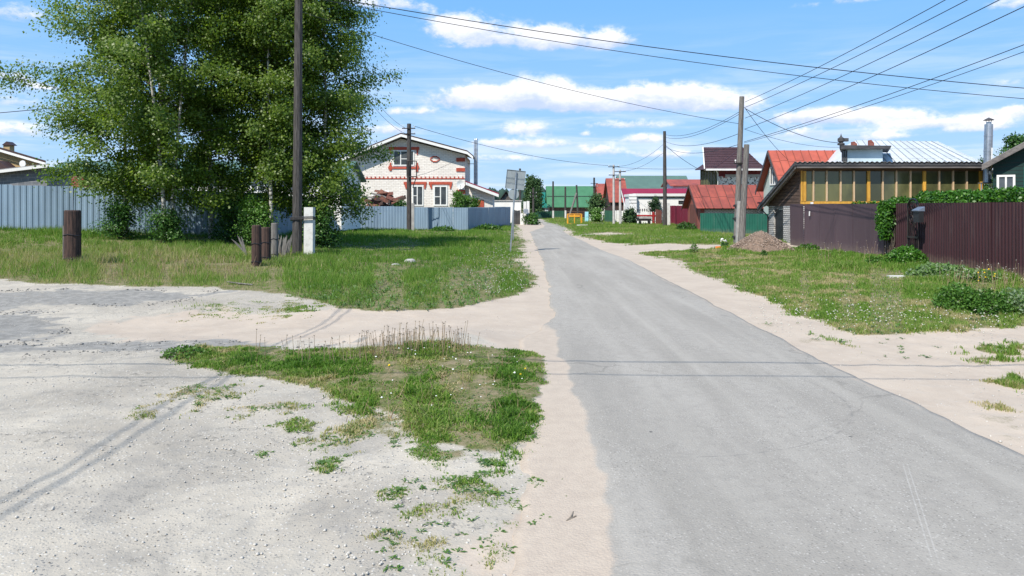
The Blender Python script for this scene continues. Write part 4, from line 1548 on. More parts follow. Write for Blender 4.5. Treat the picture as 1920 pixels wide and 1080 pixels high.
def strips(root, e0, e1, r1, r0, n, m, seam=None, laps=(), t=.03, name='roof_panel', seam_h=.03, seam_w=.03):
    """roof plane from eave e0-e1 to ridge r0-r1 cut into n panels, each with its standing seam"""
    e0, e1, r1, r0 = map(Vector, (e0, e1, r1, r0))
    nn = (e1 - e0).cross(r0 - e0).normalized()
    if nn.z < 0: nn = -nn
    for i in range(n):
        a0, a1 = e0.lerp(e1, i / n), e0.lerp(e1, (i + 1) / n)
        b0, b1 = r0.lerp(r1, i / n), r0.lerp(r1, (i + 1) / n)
        mb = MB()
        mb.prism([a0, a1, b1, b0], -nn * t)
        s = (e1 - e0).normalized() * seam_w
        pan = mb.build(name, m, root)
        sm = MB()
        sm.prism([a0 + nn * .002, a0 + s + nn * .002, b0 + s + nn * .002, b0 + nn * .002], nn * seam_h)
        for t_ in laps:
            t2_ = t_ + (.03 if i % 2 else 0)
            l0, l1 = a0.lerp(b0, t2_), a1.lerp(b1, t2_)
            up = (b0 - a0).normalized() * seam_w * .7
            sm.prism([l0 + s + nn * .002, l1 + nn * .002, l1 + up + nn * .002, l0 + s + up + nn * .002], nn * .012)
        sm.build('seam', seam or m, pan)


def wall_poly(root, pts, ext, m, name='wall'):
    return MB().prism(pts, ext).build(name, m, root)


def simple_house(name, label, cat, x0, x1, y0, y1, ze, zr, wallm, roofm, axis='x', over=.35, npan=1, group=None, base=0., gable_m=None, roof_t=.1, cat2=None):
    """axis: ridge direction"""
    root = thing(name, label, cat, ((x0 + x1) / 2, (y0 + y1) / 2, base), group)
    if axis == 'x':
        ym = (y0 + y1) / 2
        s = (zr - ze) / (ym - y0)
        mb = MB()
        mb.prism([(x0, y0, base), (x0, y1, base), (x0, y1, ze), (x0, ym, zr - .02), (x0, y0, ze)], (x1 - x0, 0, 0))
        mb.build('wall', wallm, root)
        zo = ze - s * over
        if npan > 1:
            strips(root, (x0 - over, y0 - over, zo + .12), (x1 + over, y0 - over, zo + .12), (x1 + over, ym, zr + .12), (x0 - over, ym, zr + .12), npan, roofm)
            MB().slab((x0 - over, ym, zr + .12), (x1 + over, ym, zr + .12), (x1 + over, y1 + over, zo + .12), (x0 - over, y1 + over, zo + .12), .05).build('roof', roofm, root)
        else:
            mb = MB()
            mb.prism([(x0 - over, y0 - over, zo), (x0 - over, y0 - over, zo + roof_t), (x0 - over, ym, zr + roof_t), (x0 - over, y1 + over, zo + roof_t), (x0 - over, y1 + over, zo), (x0 - over, ym, zr)], (x1 - x0 + 2 * over, 0, 0))
            mb.build('roof', roofm, root)
    else:
        xm = (x0 + x1) / 2
        s = (zr - ze) / (xm - x0)
        zo = ze - s * over
        mb = MB()
        mb.prism([(x0, y0, base), (x1, y0, base), (x1, y0, ze), (xm, y0, zr - .02), (x0, y0, ze)], (0, y1 - y0, 0))
        mb.build('wall', wallm, root)
        mb = MB()
        mb.prism([(x0 - over, y0 - over, zo), (xm, y0 - over, zr), (x1 + over, y0 - over, zo), (x1 + over, y0 - over, zo + roof_t), (xm, y0 - over, zr + roof_t), (x0 - over, y0 - over, zo + roof_t)], (0, y1 - y0 + 2 * over, 0))
        mb.build('roof', roofm, root)
    return root


# ---- white brick house
def white_house():
    D = 66.0
    k = D / F
    X = lambda px: (px - CX) * k
    Z = lambda py: CH + (HY - py) * k
    root = thing('brick_house', 'two-storey white brick house with red brick trim behind the blue-grey fence', 'house', (X(760), D + 4, 0))
    DR = D - .9
    pr = [at(632, 300, DR), at(752, 251, DR), at(876, 284, DR), at(887, 293, DR)]
    zr = lambda x: float(np.interp(x, [p.x for p in pr], [p.z for p in pr]))
    xl, xr = X(652), X(872)
    yb = D + 8
    top = [(xr, zr(xr) - .3), (X(752), zr(X(752)) - .3), (xl, zr(xl) - .3)]
    poly = [(xl, D, -.1), (xr, D, -.1)] + [(x, D, z) for x, z in top]
    wall_poly(root, poly, (0, yb - D, 0), M_whitebrick)
    for i in range(3):
        a_, b_ = pr[i], pr[i + 1]
        mb = MB()
        mb.prism([a_, b_, b_ + V(0, 0, .10), a_ + V(0, 0, .10)], (0, yb + .9 - DR, 0))
        rf = mb.build('roof', M_roof_dark, root)
        mb = MB()
        mb.prism([a_ + V(0, -.03, -.24), b_ + V(0, -.03, -.24), b_ + V(0, -.03, -.01), a_ + V(0, -.03, -.01)], (0, .028, 0))
        mb.build('fascia', M_white, root)
        mb = MB()
        mb.prism([a_ + V(0, .0, -.22), b_ + V(0, .0, -.22), b_ + V(0, .0, -.19), a_ + V(0, 0, -.19)], (0, .86, 0))
        mb.build('soffit', M_greybrick if False else mat('grey_soffit', (.30, .31, .33), rough=.8), root)
    n = V(0, -1, 0)
    u = V(1, 0, 0)
    # upper window
    def win(px0, px1, py0, py1, **kw):
        return window(root, V(X(px0), D, Z(py1)), u, n, (px1 - px0) * k, (py1 - py0) * k, **kw)
    win(737, 777, 282, 311, vbars=(.36, .68), hbars=((.36, .68, .45),), fw=.1)
    win(773, 794, 348, 386, vbars=(.45,), hbars=((.0, .45, .5),), fw=.1)
    win(813, 839, 348, 386, vbars=(.5,), hbars=((0, .5, .45),), fw=.12)
    # red brick trim, proud of the wall
    def trim(rects, name='brick_trim', m=M_redbrick, p=.07):
        mb = MB()
        for (a, b, c, d) in rects:
            mb.box(X(a), X(b), D - p, D + .01, Z(d), Z(c))
        return mb.build(name, m, root)
    trim([(729, 786, 275.5, 281), (730.5, 733.5, 281, 285.5), (731.5, 733, 285.5, 289), (781, 784.5, 281, 285.5), (781.5, 783.5, 285.5, 290)], 'lintel_trim')
    trim([(728, 786, 313, 316.5), (729, 735, 310, 313), (731, 733.5, 305, 310), (730, 734.5, 316.5, 320), (779, 785, 310, 313), (781, 783.5, 305, 310), (779.5, 784, 316.5, 322)], 'sill_trim')
    trim([(757, 800, 341, 345.5), (759, 763, 345.5, 350), (760.5, 763, 350, 354), (795, 799, 345.5, 350), (795.5, 798, 350, 354)], 'lintel_trim')
    trim([(804, 848, 341, 346), (806, 810, 346, 350), (807.5, 810, 350, 354), (843, 847, 346, 350), (843.5, 846, 350, 354)], 'lintel_trim')
    trim([(811, 820, 292.5, 294.5), (808, 811, 294.5, 296.5), (820, 823, 294.5, 296.5), (806.5, 808, 296.5, 300), (823, 824.5, 296.5, 300), (808, 811, 300, 302), (820, 823, 300, 302), (811, 820, 302, 304)], 'cross_ornament')
    trim([(655, 871.5, 334, 335.6)], 'string_course', p=.05)
    tm = MB()
    for i in range(28):
        px = 656 + i * 7.8
        tm.box(X(px), X(px + 1.8), D - .08, D + .01, Z(334) + .002, Z(331))
    tm.build('dentil', M_redbrick, root)
    for c_, d_ in ((296, 303), (315, 321.5), (356, 363), (375, 381)):
        trim([(855.5, 872.3, c_, d_)], 'quoin')
    trim([(664, 668, 338, 346), (717, 720, 338, 346)][:0] + [(688, 691, 378, 386), (733, 736, 378, 386)], 'quoin')
    # downpipe
    MB().tube([V(X(883), D + 6, 0), V(X(883), D + 6, Z(297))], .06, 6).build('downpipe', M_iron, root)
    # lean-to annex
    an = thing('brick_annex', 'white brick lean-to with sloping roof right of the brick house', 'annex', (X(898), D + 3, 0))
    xa, xb = X(872) + .03, X(924)
    pl = [(xa, D + .5, -.1), (xb, D + .5, -.1), (xb, D + .5, Z(366)), (xa, D + .5, Z(345))]
    wall_poly(an, pl, (0, 6, 0), M_whitebrick)
    a_, b_ = at(873, 341, D - .3), at(935, 364, D - .3)
    MB().prism([a_, b_, b_ + V(0, 0, .10), a_ + V(0, 0, .10)], (0, 7.2, 0)).build('roof', M_roof_magenta, an)
    MB().prism([a_ + V(0, -.03, -.26), b_ + V(0, -.03, -.26), b_ + V(0, -.03, -.01), a_ + V(0, -.03, -.01)], (0, .028, 0)).build('fascia', M_white, an)
    MB().box(X(889), X(907), D + .43, D + .5, 0, Z(375)).build('brick_panel', M_redbrick, an)
    # flues
    for px, r in ((888.0, .09), (891.5, .11)):
        fl = thing('flue_pipe', 'left of the twin steel flues beside the brick house' if px < 890 else 'right of the twin steel flues beside the brick house', 'flue', V(X(px), D + 2.2, Z(342)), 'twin steel flues')
        MB().tube([V(X(px), D + 2.2, Z(345)), V(X(px), D + 2.2, Z(259))], r, 10).build('pipe', M_steel, fl)
        MB().tube([V(X(px), D + 2.2, Z(258)), V(X(px), D + 2.2, Z(256))], [r * 1.2, r * .9], 10).build('cap', M_steel, fl)
        if px < 890:
            MB().box(X(874), X(888), D + 2.15, D + 2.2, Z(305), Z(304)).build('bracket', M_iron, fl)
    # dish
    dh = at(863.5, 346, D - .35)
    dr = thing('satellite_dish', 'white satellite dish on the corner of the brick house', 'dish', dh)
    mb = MB()
    N = 20
    vs = [dh + V(0, .10, 0)]
    for r_, y_ in ((.12, .085), (.24, .045), (.36, 0)):
        for i in range(N):
            a = 2 * math.pi * i / N
            vs.append(dh + V(math.cos(a) * r_, y_, math.sin(a) * r_ * 1.08))
    fs = [(0, 1 + i, 1 + (i + 1) % N) for i in range(N)]
    for l in range(2):
        for i in range(N):
            fs.append((1 + l * N + i, 1 + (l + 1) * N + i, 1 + (l + 1) * N + (i + 1) % N, 1 + l * N + (i + 1) % N))
    b0 = len(vs)
    vs += [v + V(0, .015, 0) for v in vs[:]]
    fs += [tuple(b0 + i for i in f)[::-1] for f in fs]
    for i in range(N):
        fs.append((1 + 2 * N + i, b0 + 1 + 2 * N + i, b0 + 1 + 2 * N + (i + 1) % N, 1 + 2 * N + (i + 1) % N))
    mb.add(vs, fs)
    mb.build('reflector', M_white, dr)
    MB().tube([dh + V(0, 0, -.36), dh + V(0, -.3, -.12)], .015, 5).tube([dh + V(0, -.34, -.12), dh + V(0, -.22, -.11)], .035, 6).build('feed_arm', M_iron, dr)
    MB().tube([dh + V(0, .10, 0), dh + V(.0, .36, -.02)], .03, 6).build('mount', M_iron, dr)


white_house()

# scrap heap behind the fence
sc_ = thing('scrap_heap', 'heap of rusty boards and sheet scrap left of the crossarm pole behind the fence', 'scrap heap', at(725, 384, 58.5) - V(0, 0, 1.6))
rs = random.Random(12)
for i in range(46):
    px = rs.uniform(694, 752)
    lim = np.interp(px, [694, 705, 718, 740, 752], [370, 358, 356, 366, 378])
    py = rs.uniform(lim, 388)
    c = at(px, py, 58.5 + rs.uniform(-.6, 1.2))
    a = rs.uniform(-.7, .5)
    b_ = rs.uniform(-.8, .8)
    L_ = rs.uniform(.5, 1.6)
    uu = V(math.cos(a), b_, math.sin(a)).normalized()
    ww = uu.cross(V(0, -1, .6)).normalized()
    MB().obox(c - uu * L_ / 2, uu * L_, ww * rs.uniform(.08, .45), uu.cross(ww).normalized() * .03).build(
        'scrap_piece', rs.choice([M_rust, M_rust, M_darkwall, M_wood_grey, M_white, M_boardred]), sc_)
MB().prism([at(694, 400, 59), at(755, 400, 59), at(745, 376, 59), at(716, 362, 59), at(700, 368, 59)], (0, 1.2, 0)).build('scrap_core', M_darkwall, sc_)
tree('sapling', 'green sapling against the annex of the brick house', 'tree', gX(866, 62.5), 2.9, .8, 21, nprim=20, ntw=6, nleaf=30, leaf=.13, cb=.2, trunk_r=.03, droop=.1, lm=M_leaf2, tmean=.7, stems=2, upward=1.4, bark=M_bark_dark, group='saplings behind the corner fence')
tree('sapling', 'smaller green sapling right of the satellite dish', 'tree', gX(886, 64), 2.6, .7, 22, nprim=20, ntw=6, nleaf=30, leaf=.13, cb=.2, trunk_r=.03, droop=.1, lm=M_leaf2, tmean=.65, stems=2, upward=1.4, bark=M_bark_dark, group='saplings behind the corner fence')
tree('shrub', 'dark shrub beside the scrap heap behind the fence', 'shrub', gX(752, 58), 2.2, .7, 23, nprim=16, ntw=6, nleaf=26, leaf=.12, cb=.3, trunk_r=.03, droop=.1, lm=M_leaf2, tmean=.3, stems=2, bark=M_bark_dark)

# ---- left background buildings
root = thing('yellow_brick_house', 'yellow brick house with brown roof at the far left edge', 'house', at(-40, 388, 60) - V(0, 0, 1.8))
D = 60.0
pr = [at(-190, 335, D - .6), at(-60, 262, D - .6), at(86, 305, D - .6)]
wall_poly(root, [at(-150, 420, D), at(70, 420, D), at(70, 304, D), at(-60, 268, D), at(-150, 318, D)], (-5.6, 9, 0), M_yellowbrick)
for i in range(2):
    MB().prism([pr[i], pr[i + 1], pr[i + 1] + V(0, 0, .16), pr[i] + V(0, 0, .16)], (-6.3, 10, 0)).build('roof', M_roof_dark, root)
    MB().prism([pr[i] + V(0, -.03, -.2), pr[i + 1] + V(0, -.03, -.2), pr[i + 1] + V(0, -.03, -.01), pr[i] + V(0, -.03, -.01)], (0, .028, 0)).build('fascia', M_white, root)
ch = MB()
ch.box(at(6, 0, D + 2).x, at(18, 0, D + 2).x, D + 2, D + 2.6, Zat(300, D + 2), Zat(272, D + 2))
chm = ch.build('chimney', M_yellowbrick, root)
MB().prism([at(3, 272, D + 1.9), at(12, 265, D + 1.9), at(21, 272, D + 1.9)], (0, .8, 0)).build('cap', M_roof_dark, chm)
# porch roof: brown triangle and a dish
MB().prism([at(-60, 325, D - 2), at(24, 322, D - 2), at(-2, 302, D - 2), at(-60, 292, D - 2)], (0, 1.2, 0)).build('porch_roof', M_roof_dark, root)
ddp = at(42, 307, D - .8)
mb = MB()
mb.prism([ddp + V(math.cos(a) * .25, 0, math.sin(a) * .27) for a in [2 * math.pi * i / 16 for i in range(16)]], (0, .05, 0))
mb.tube([ddp + V(0, 0.05, 0), ddp + V(0, .8, 0)], .03, 5)
tag(mb.build('satellite_dish', M_white, origin=ddp), 'small white satellite dish on the yellow brick house', 'dish')
D = 42.0
root = thing('grey_shed', 'grey block shed with a white-edged sloping roof behind the far left fence', 'shed', at(20, 420, D))
wall_poly(root, [at(-120, 420, D), at(88, 420, D), at(88, 313, D), at(-120, 338, D)], (0, 4, 0), M_greybrick)
a_, b_ = at(-130, 334, D - .4), at(92, 308, D - .4)
MB().prism([a_, b_, b_ + V(0, 0, .05), a_ + V(0, 0, .05)], (-3.1, 5, 0)).build('roof', M_asbestos, root)
MB().prism([a_ + V(0, -.03, -.16), b_ + V(0, -.03, -.16), b_ + V(0, -.03, .0), a_ + V(0, -.03, .0)], (0, .028, 0)).build('fascia', M_white, root)
D = 47.0
root = simple_house('white_outbuilding', 'long white outbuilding glimpsed through the birches', 'house', at(80, 0, D).x, at(640, 0, D).x, D, D + 6, Zat(332, D), Zat(300, D), M_whitewall, M_roof_gg, 'x', base=.3)
for px in (135, 190, 260, 330, 400, 470, 540):
    window(root, V(at(px, 0, D).x, D, Zat(362, D)), V(1, 0, 0), V(0, -1, 0), .9, .7, vbars=(.5,))
D = 39.0
o = MB().box(at(134, 0, D).x, at(160, 0, D).x, D, D + .5, 0.6, Zat(330, D)).build('chimney', M_redbrickwall, origin=at(147, 420, D))
tag(o, 'orange-red brick stack showing just above the left fence', 'chimney')

# ---- far centre buildings
def P3(px, d): return (px - CX) * d / F


D = 122
root = simple_house('green_roof_house', 'dark timber house with a bright green metal roof at the end of the street', 'house', P3(1031, D), P3(1113, D), D, D + 7, Zat(384, D), Zat(349, D), M_darkwall, M_roof_green, 'x', over=.5)
MB().box(P3(1027, D), P3(1116, D), D - .62, D - .54, Zat(366, D) - .06, Zat(366, D) + .06)
ym = D + 3.5
for t_ in (.5,):
    za = (Zat(384, D) - .4) + ((Zat(349, D)) - (Zat(384, D) - .4)) * t_
    yy = (D - .5) + (ym - D + .5) * t_
    MB().box(P3(1026.5, D), P3(1117, D), yy - .15, yy + .1, za + .08, za + .17).build('snow_rail', M_roof_gg, root)
MB().box(P3(1032, D), P3(1112, D), D - .06, D, Zat(397, D), Zat(389, D)).build('plank_band', M_board, root)
D = 128
root = simple_house('teal_roof_house', 'low building with a dark teal roof left of the green-roof house', 'house', P3(994, D), P3(1030, D), D, D + 6, Zat(387, D), Zat(361, D), mat('pale_blue_wall', (.42, .52, .56), rough=.8), M_roof_teal, 'x', over=.3)
window(root, V(P3(1013, D), D, Zat(397, D)), V(1, 0, 0), V(0, -1, 0), .9, .7, vbars=(.5,))
D = 82
root = simple_house('white_garage', 'low white building behind the end of the grey fence', 'garage', P3(918, D), P3(977, D), D, D + 5, Zat(377, D), Zat(376.5, D), M_whitewall, M_conc_grey, 'x', over=.1)
D = 89
root = simple_house('dark_shed', 'dark plank shed with a pointed gable behind the white garage', 'shed', P3(936, D), P3(962, D), D, D + 6, Zat(377, D), Zat(359, D), M_darkwall, M_iron, 'y', over=.4)
mb = MB()
for i in range(8):
    mb.box(P3(939 + i * 2.6, D), P3(940.8 + i * 2.6, D), D - .04, D, 1.5, Zat(377 - 14 * (1 - abs(i - 3.5) / 4.5), D))
mb.build('boarding', M_wood_grey, root)
# white gate posts and lumber at the road bend
for i, (px, t_, lb) in enumerate(((978, 400, 'white post nearest the grey plank fence'), (984, 378, 'tall white post, middle of three at the bend'), (990, 377, 'tall white post nearest the road bend'))):
    D = 76.2 - i * .6
    o = MB().box(P3(px, D) - .14, P3(px, D) + .14, D - .12, D + .12, -.1, Zat(t_, D)).build('gate_post', M_white, origin=gX(px, D))
    tag(o, lb, 'post', 'white posts at the bend')
o = MB().tube([V(P3(986, 74.7), 74.5, Zat(396, 74.6)), V(P3(986, 74.7), 74.6, Zat(396, 74.6))], .26, 14).build('tub', M_steel, origin=at(986, 396, 74.6))
tag(o, 'round grey metal disc hung on the white posts', 'disc')
# tree at the bend
tree('dark_tree', 'dark tree rising behind the road sign at the bend', 'tree', gX(994, 112), 6.2, 1.4, 31, nprim=28, ntw=7, nleaf=18, leaf=.28, cb=.15, trunk_r=.12, droop=.15, lm=M_far_leaf, bark=M_bark_dark, tmean=.65, clump=.3, prof=lambda t: max(.15, 1 - t * .8), upward=1.0)
tree('dark_tree', 'second dark tree right of the one behind the road sign', 'tree', gX(1005, 118), 6.0, 1.4, 32, nprim=36, ntw=8, nleaf=20, leaf=.28, cb=.15, trunk_r=.12, droop=.15, lm=M_far_leaf, bark=M_bark_dark, tmean=.7, clump=.3, prof=lambda t: max(.15, 1 - t * .8), upward=1.0)
tree('bush', 'round green bush before the far houses', 'bush', gX(1120, 88), 3.2, 1.2, 33, nprim=26, ntw=7, nleaf=20, leaf=.2, cb=.1, trunk_r=.05, droop=.3, lm=M_far_leaf, bark=M_bark_dark, tmean=.75, clump=.2, stems=3)
tree('bush', 'yellowish young bush by the white pickets', 'bush', gX(1117, 80), 1.5, .6, 34, nprim=18, ntw=6, nleaf=20, leaf=.16, cb=.1, trunk_r=.03, droop=.2, lm=M_leaf2, bark=M_bark_dark, tmean=.9, stems=3)
tree('bush', 'dark shrub before the magenta-roof house', 'bush', gX(1183, 76), 1.5, .9, 35, nprim=20, ntw=6, nleaf=24, leaf=.16, cb=.05, trunk_r=.03, droop=.2, lm=M_far_leaf, bark=M_bark_dark, tmean=.6, stems=3)
tree('bush', 'leafy plants left of the road bend', 'bush', gX(999, 75), 1.0, .8, 36, nprim=22, ntw=6, nleaf=24, leaf=.16, cb=.05, trunk_r=.03, droop=.2, lm=M_leaf2, bark=M_bark_dark, tmean=.3, stems=3)
# pickets
for i, (px, t_, m_, lb) in enumerate(((1100, 397, M_cyan, 'pale blue fence post behind the yellow frame'), (1107, 402, M_white, 'short white post right of the pale blue one'),
                                      (1111, 402, M_white, 'short white post left of the yellowish bush'), (1127, 397, M_white, 'wide white post left of the green gate'))):
    D = 85
    w_ = .2 if i in (0, 3) else .09
    tag(MB().box(P3(px, D) - w_, P3(px, D) + w_, D, D + .12, -.1, Zat(t_, D)).build('fence_post', m_, origin=gX(px, D)), lb, 'post', 'painted posts beyond the yellow frame')
# yellow frame
yf = V(*gp(1065, 421), 0); yf.z = g1(*yf[:2])
root = thing('barrier_frame', 'yellow pipe barrier frame in the grass right of the road', 'barrier', yf)
Dy = yf.y
yw = P3(1091, Dy) - P3(1065, Dy)
for xx in (0, yw * .47, yw):
    for yo in ((0, .9) if xx != yw * .47 else (0,)):
        MB().tube([yf + V(xx, yo, -.05), yf + V(xx, yo, 1.08)], .05, 6).build('post', M_yellow, root)
for zz in (1.05, .06):
    for yo in (0, .9):
        MB().tube([yf + V(0, yo, zz), yf + V(yw, yo, zz)], .045, 6).build('rail', M_yellow, root)
for xx in (0, yw):
    MB().tube([yf + V(xx, 0, 1.05), yf + V(xx, .9, 1.05)], .04, 6).build('rail', M_yellow, root)
MB().box(yf.x + .12, yf.x + yw - .2, yf.y - .05, yf.y - .02, yf.z + .78, yf.z + .95).build('board', M_yellow, root)
# red roof cottages
def side_gable(name, label, px_apex, px_back, px_front, py_apex, py_eave, dA, L, roofm, wallm, pane=True):
    """ridge runs along x, gable faces the street (-x)"""
    xa = P3(px_apex, dA)
    return xa


D = 106
root = simple_house('red_roof_cottage', 'small cottage with steep rusty-red roof, white gable, left of the pair', 'house', P3(1123, D), P3(1146, D), D - 2, D + 5, Zat(379, D), Zat(345, D), M_whitewall, M_roof_red, 'x', over=.3)
D = 98
root = simple_house('red_roof_cottage', 'cottage with tall dusky red roof behind the twin concrete poles', 'house', P3(1142, D), P3(1170, D), D - 2, D + 4.5, Zat(376, D), Zat(335, D), M_darkwall, M_roof_red, 'x', over=.3)
D = 108
root = simple_house('grey_green_barn', 'wide house with a grey-green roof behind the magenta roof', 'house', P3(1168, D), P3(1294, D), D, D + 8, Zat(362, D), Zat(328.5, D), M_whitewall, M_roof_gg, 'x', over=.4)
D = 92
root = simple_house('magenta_roof_house', 'white house with a bright magenta metal roof', 'house', P3(1178, D), P3(1300, D), D, D + 6, Zat(383, D), Zat(354, D), M_whitewall, M_roof_magenta, 'x', over=.4)
e = V(P3(1178, D) - .44, D + 3, Zat(354, D) + .02)
MB().prism([e + V(0, 0, .0), e + V(0, -3.4, -(Zat(354, D) - Zat(383, D)) * 1.13), e + V(0, -3.4, -(Zat(354, D) - Zat(383, D)) * 1.13 - .3), e + V(0, 0, -.3)], (-.05, 0, 0)).build('barge_board', M_white, root)
D = 96
root = simple_house('red_dormer_house', 'small white gable with a red roof above the magenta roof', 'house', P3(1262, D), P3(1330, D), D, D + 5, Zat(347, D), Zat(336.5, D), M_whitewall, M_roof_red, 'x', over=.5, base=0)
# white flat building
D = 79
root = thing('white_block_building', 'flat-roofed whitewashed building between the concrete poles and slim dark pole', 'building', gX(1240, D))
MB().box(P3(1188, D), P3(1300, D), D, D + 6, -.1, Zat(368, D)).build('wall', M_whitewall, root)
MB().box(P3(1186, D), P3(1301, D), D - .25, D + 6.2, Zat(368, D) + .003, Zat(363, D)).build('roof', M_white, root)
MB().box(P3(1196, D), P3(1296, D), D - .02, D, Zat(371, D), Zat(369.6, D)).build('painted_shadow_line', M_iron, root)  # solid dark strip put in as the shade below the roof edge
window(root, V(P3(1272, D), D, Zat(382, D)), V(1, 0, 0), V(0, -1, 0), .72, .34, fm=M_iron)
MB().box(P3(1178, D), P3(1192, D), D - .6, D - .3, -.1, Zat(364, D)).build('pier', M_white, root)
for z_ in (368, 374, 380):
    MB().box(P3(1177.5, D), P3(1192.5, D), D - .63, D - .6, Zat(z_ + 1, D), Zat(z_, D)).build('ledge', M_conc_grey, root)
tree('ivy_climber', 'dark climber against the whitewashed building wall', 'plant', gX(1231, 78.5), 2.8, .3, 37, nprim=14, ntw=5, nleaf=18, leaf=.14, cb=.3, trunk_r=.03, droop=.6, lm=M_far_leaf, bark=M_bark_dark, tmean=.4)
tree('bush', 'small dark conifer before the whitewashed building', 'bush', gX(1225, 76), 2.2, .5, 38, nprim=26, ntw=5, nleaf=22, leaf=.12, cb=.02, trunk_r=.04, droop=.3, lm=M_far_leaf, bark=M_bark_dark, tmean=.15, prof=lambda t: 1 - t * .92)
# white gate
D = 83
plank_fence('white plank gate between the twin concrete poles', gX(1153, D), gX(1176, D), 1.3, M_white, w=.24, name='plank_gate', gap=.05)
plank_fence('pale plank fence right of the twin concrete poles', gX(1176, D), gX(1190, D - 1), 1.45, M_conc_grey, w=.2, gap=.03)
# red-white low fence
D = 75
root = thing('painted_fence', 'low white picket fence with a red rail before the whitewashed building', 'fence', gX(1196, D))
pk = MB()
pk.prism([(-.07, 0, 0), (.07, 0, 0), (.07, 0, 1.2), (0, 0, 1.32), (-.07, 0, 1.2)], (0, .025, 0))
pkm = pk.mesh('picket', M_white)
for i in range(9):
    link('picket', pkm, root, (i * .225, 0, 0))
    if i % 2 == 0 or i in (1, 3):
        q_ = MB()
        q_.tube([(0, 0, 1.28), (0, 0, 1.36), (0, 0, 1.40), (0, 0, 1.5), (0, 0, 1.58)], [.03, .03, .075, .06, .01], 6)
        link('finial', q_.mesh('finial', M_iron), root, (i * .225, .0, 0))
o = link('rail', MB().box(-.1, 1.95, -.045, -.005, .8, .95).mesh('rail', mat('red_rail', (.33, .02, .02), rough=.6)), root)
o = link('post', MB().box(1.45, 1.65, -.06, .02, 0, 1.25).mesh('post', MATS['red_rail']), root)
D = 73
plank_fence('brick-red plank gate left of the slim dark pole', gX(1229, D), gX(1242, D - 1), 1.45, M_boardred, w=.14, name='plank_gate')
# cart
D = 72
root = thing('cart', 'dark low cart with two wheels parked in the grass', 'cart', gX(1208, D))
b0 = gX(1208, D)
MB().box(b0.x - .62, b0.x + .62, D - .4, D + .5, b0.z + .38, b0.z + .72).build('body', M_iron, root)
MB().box(b0.x - .58, b0.x + .58, D - .44, D - .404, b0.z + .60, b0.z + .80).build('side_board', M_conc_grey, root)
MB().tube([b0 + V(.6, 0, .45), b0 + V(1.1, -.3, .3)], .03, 6).build('drawbar', M_iron, root)
for sx_ in (-.42, .42):
    wl = MB().tube([b0 + V(sx_ - .06, -.2, .26), b0 + V(sx_ + .06, -.2, .26)], .26, 14).build('wheel', M_black, root)

# ---- red-roof garage
D = 56.0
x0, x1 = P3(1313, D), P3(1313, D) + 7.6
ym, yb = D + 2.0, D + 4.0
ze, zr_ = Zat(385, D), Zat(348.5, D + 2)
root = thing('red_roof_garage', 'low brick garage with a weathered red sheet roof behind the green fence', 'garage', ((x0 + x1) / 2, D + 2, 0))
wall_poly(root, [(x0, D, 0), (x0, yb, 0), (x0, yb, ze), (x0, ym, zr_ - .1), (x0, D, ze)], (.25, 0, 0), M_redbrickwall, 'gable_wall')
MB().box(x0 + .25, x1, D + .02, yb, 0, ze).build('wall', M_garagebrick, root)
MB().box(x0, x0 + .3, D - .05, D + .018, 0, ze).build('brick_pier', M_redbrickwall, root)
MB().box(x0 + .3, x1, D - .03, D + .018, ze - .32, ze - .12).build('lintel_band', M_mossbrick, root)
MB().box(x0 - .04, x0 - .003, D + .9, D + 3.1, 0, 2.0).build('garage_door', M_boardred, root)
ov = .4
s_ = (zr_ - ze) / 2.0
strips(root, (x0 - ov, D - ov, ze - s_ * ov + .08), (x1 + ov, D - ov, ze - s_ * ov + .08), (x1 + ov, ym, zr_ + .08), (x0 - ov, ym, zr_ + .08), 13, M_roof_red, seam=M_seam, laps=(.45,), seam_h=.045, seam_w=.05)
MB().slab((x0 - ov, ym, zr_ + .08), (x1 + ov, ym, zr_ + .08), (x1 + ov, yb + ov, ze - s_ * ov + .08), (x0 - ov, yb + ov, ze - s_ * ov + .08), .04).build('roof', M_roof_red, root)
for a_, b_ in (((x0 - ov, D - ov, ze - s_ * ov), (x0 - ov, ym, zr_)), ((x0 - ov, yb + ov, ze - s_ * ov), (x0 - ov, ym, zr_))):
    a_, b_ = Vector(a_), Vector(b_)
    MB().prism([a_ + V(-.03, 0, -.10), b_ + V(-.03, 0, -.10), b_ + V(-.03, 0, .06), a_ + V(-.03, 0, .06)], (.028, 0, 0)).build('barge_board', M_roof_dark, root)

# ---- brown hip-roof house
D = 70.0
k = D / F
root = thing('brown_roof_house', 'house with brown metal-tile hipped roof and mosaic wall behind the red-roof garage', 'house', gX(1370, D + 4))
xl, xr = P3(1313, D), P3(1430, D)
zt = Zat(317, D)
rv = V(370 / F * 5.5, 5.5, 0)        # depth follows the view line, skewing the house into a slight parallelogram
def bx(a, b, y0, z0, z1, name, m):
    MB().prism([V(a, D + y0, z0), V(b, D + y0, z0), V(b, D + y0, z1), V(a, D + y0, z1)], rv).build(name, m, root)
bx(xl, P3(1347, D), 0, 0, zt, 'veranda_wall', M_mossbrick)
bx(P3(1347, D) + .003, xr, .02, 0, zt - .7, 'wall', M_mosaic)
bx(P3(1347, D) + .003, xr, .06, zt - .697, zt, 'wall_band', mat('dark_red_wall', (.15, .03, .035), rough=.8))
MB().box(P3(1360, D), xr, D + .0, D + .05, zt - .75, zt - .5).build('cornice', M_conc_grey, root)
for i in range(6):
    window(root, V(xl + .1 + i * .27, D, zt - 1.5), V(1, 0, 0), V(0, -1, 0), .25, 1.3, fm=mat('olive_frame', (.16, .17, .09), rough=.7), fw=.03, gm=M_glass_olive)
e0, e1 = at(1322, 317, D - .6), at(1436, 317, D - .6)
e1.z = e0.z
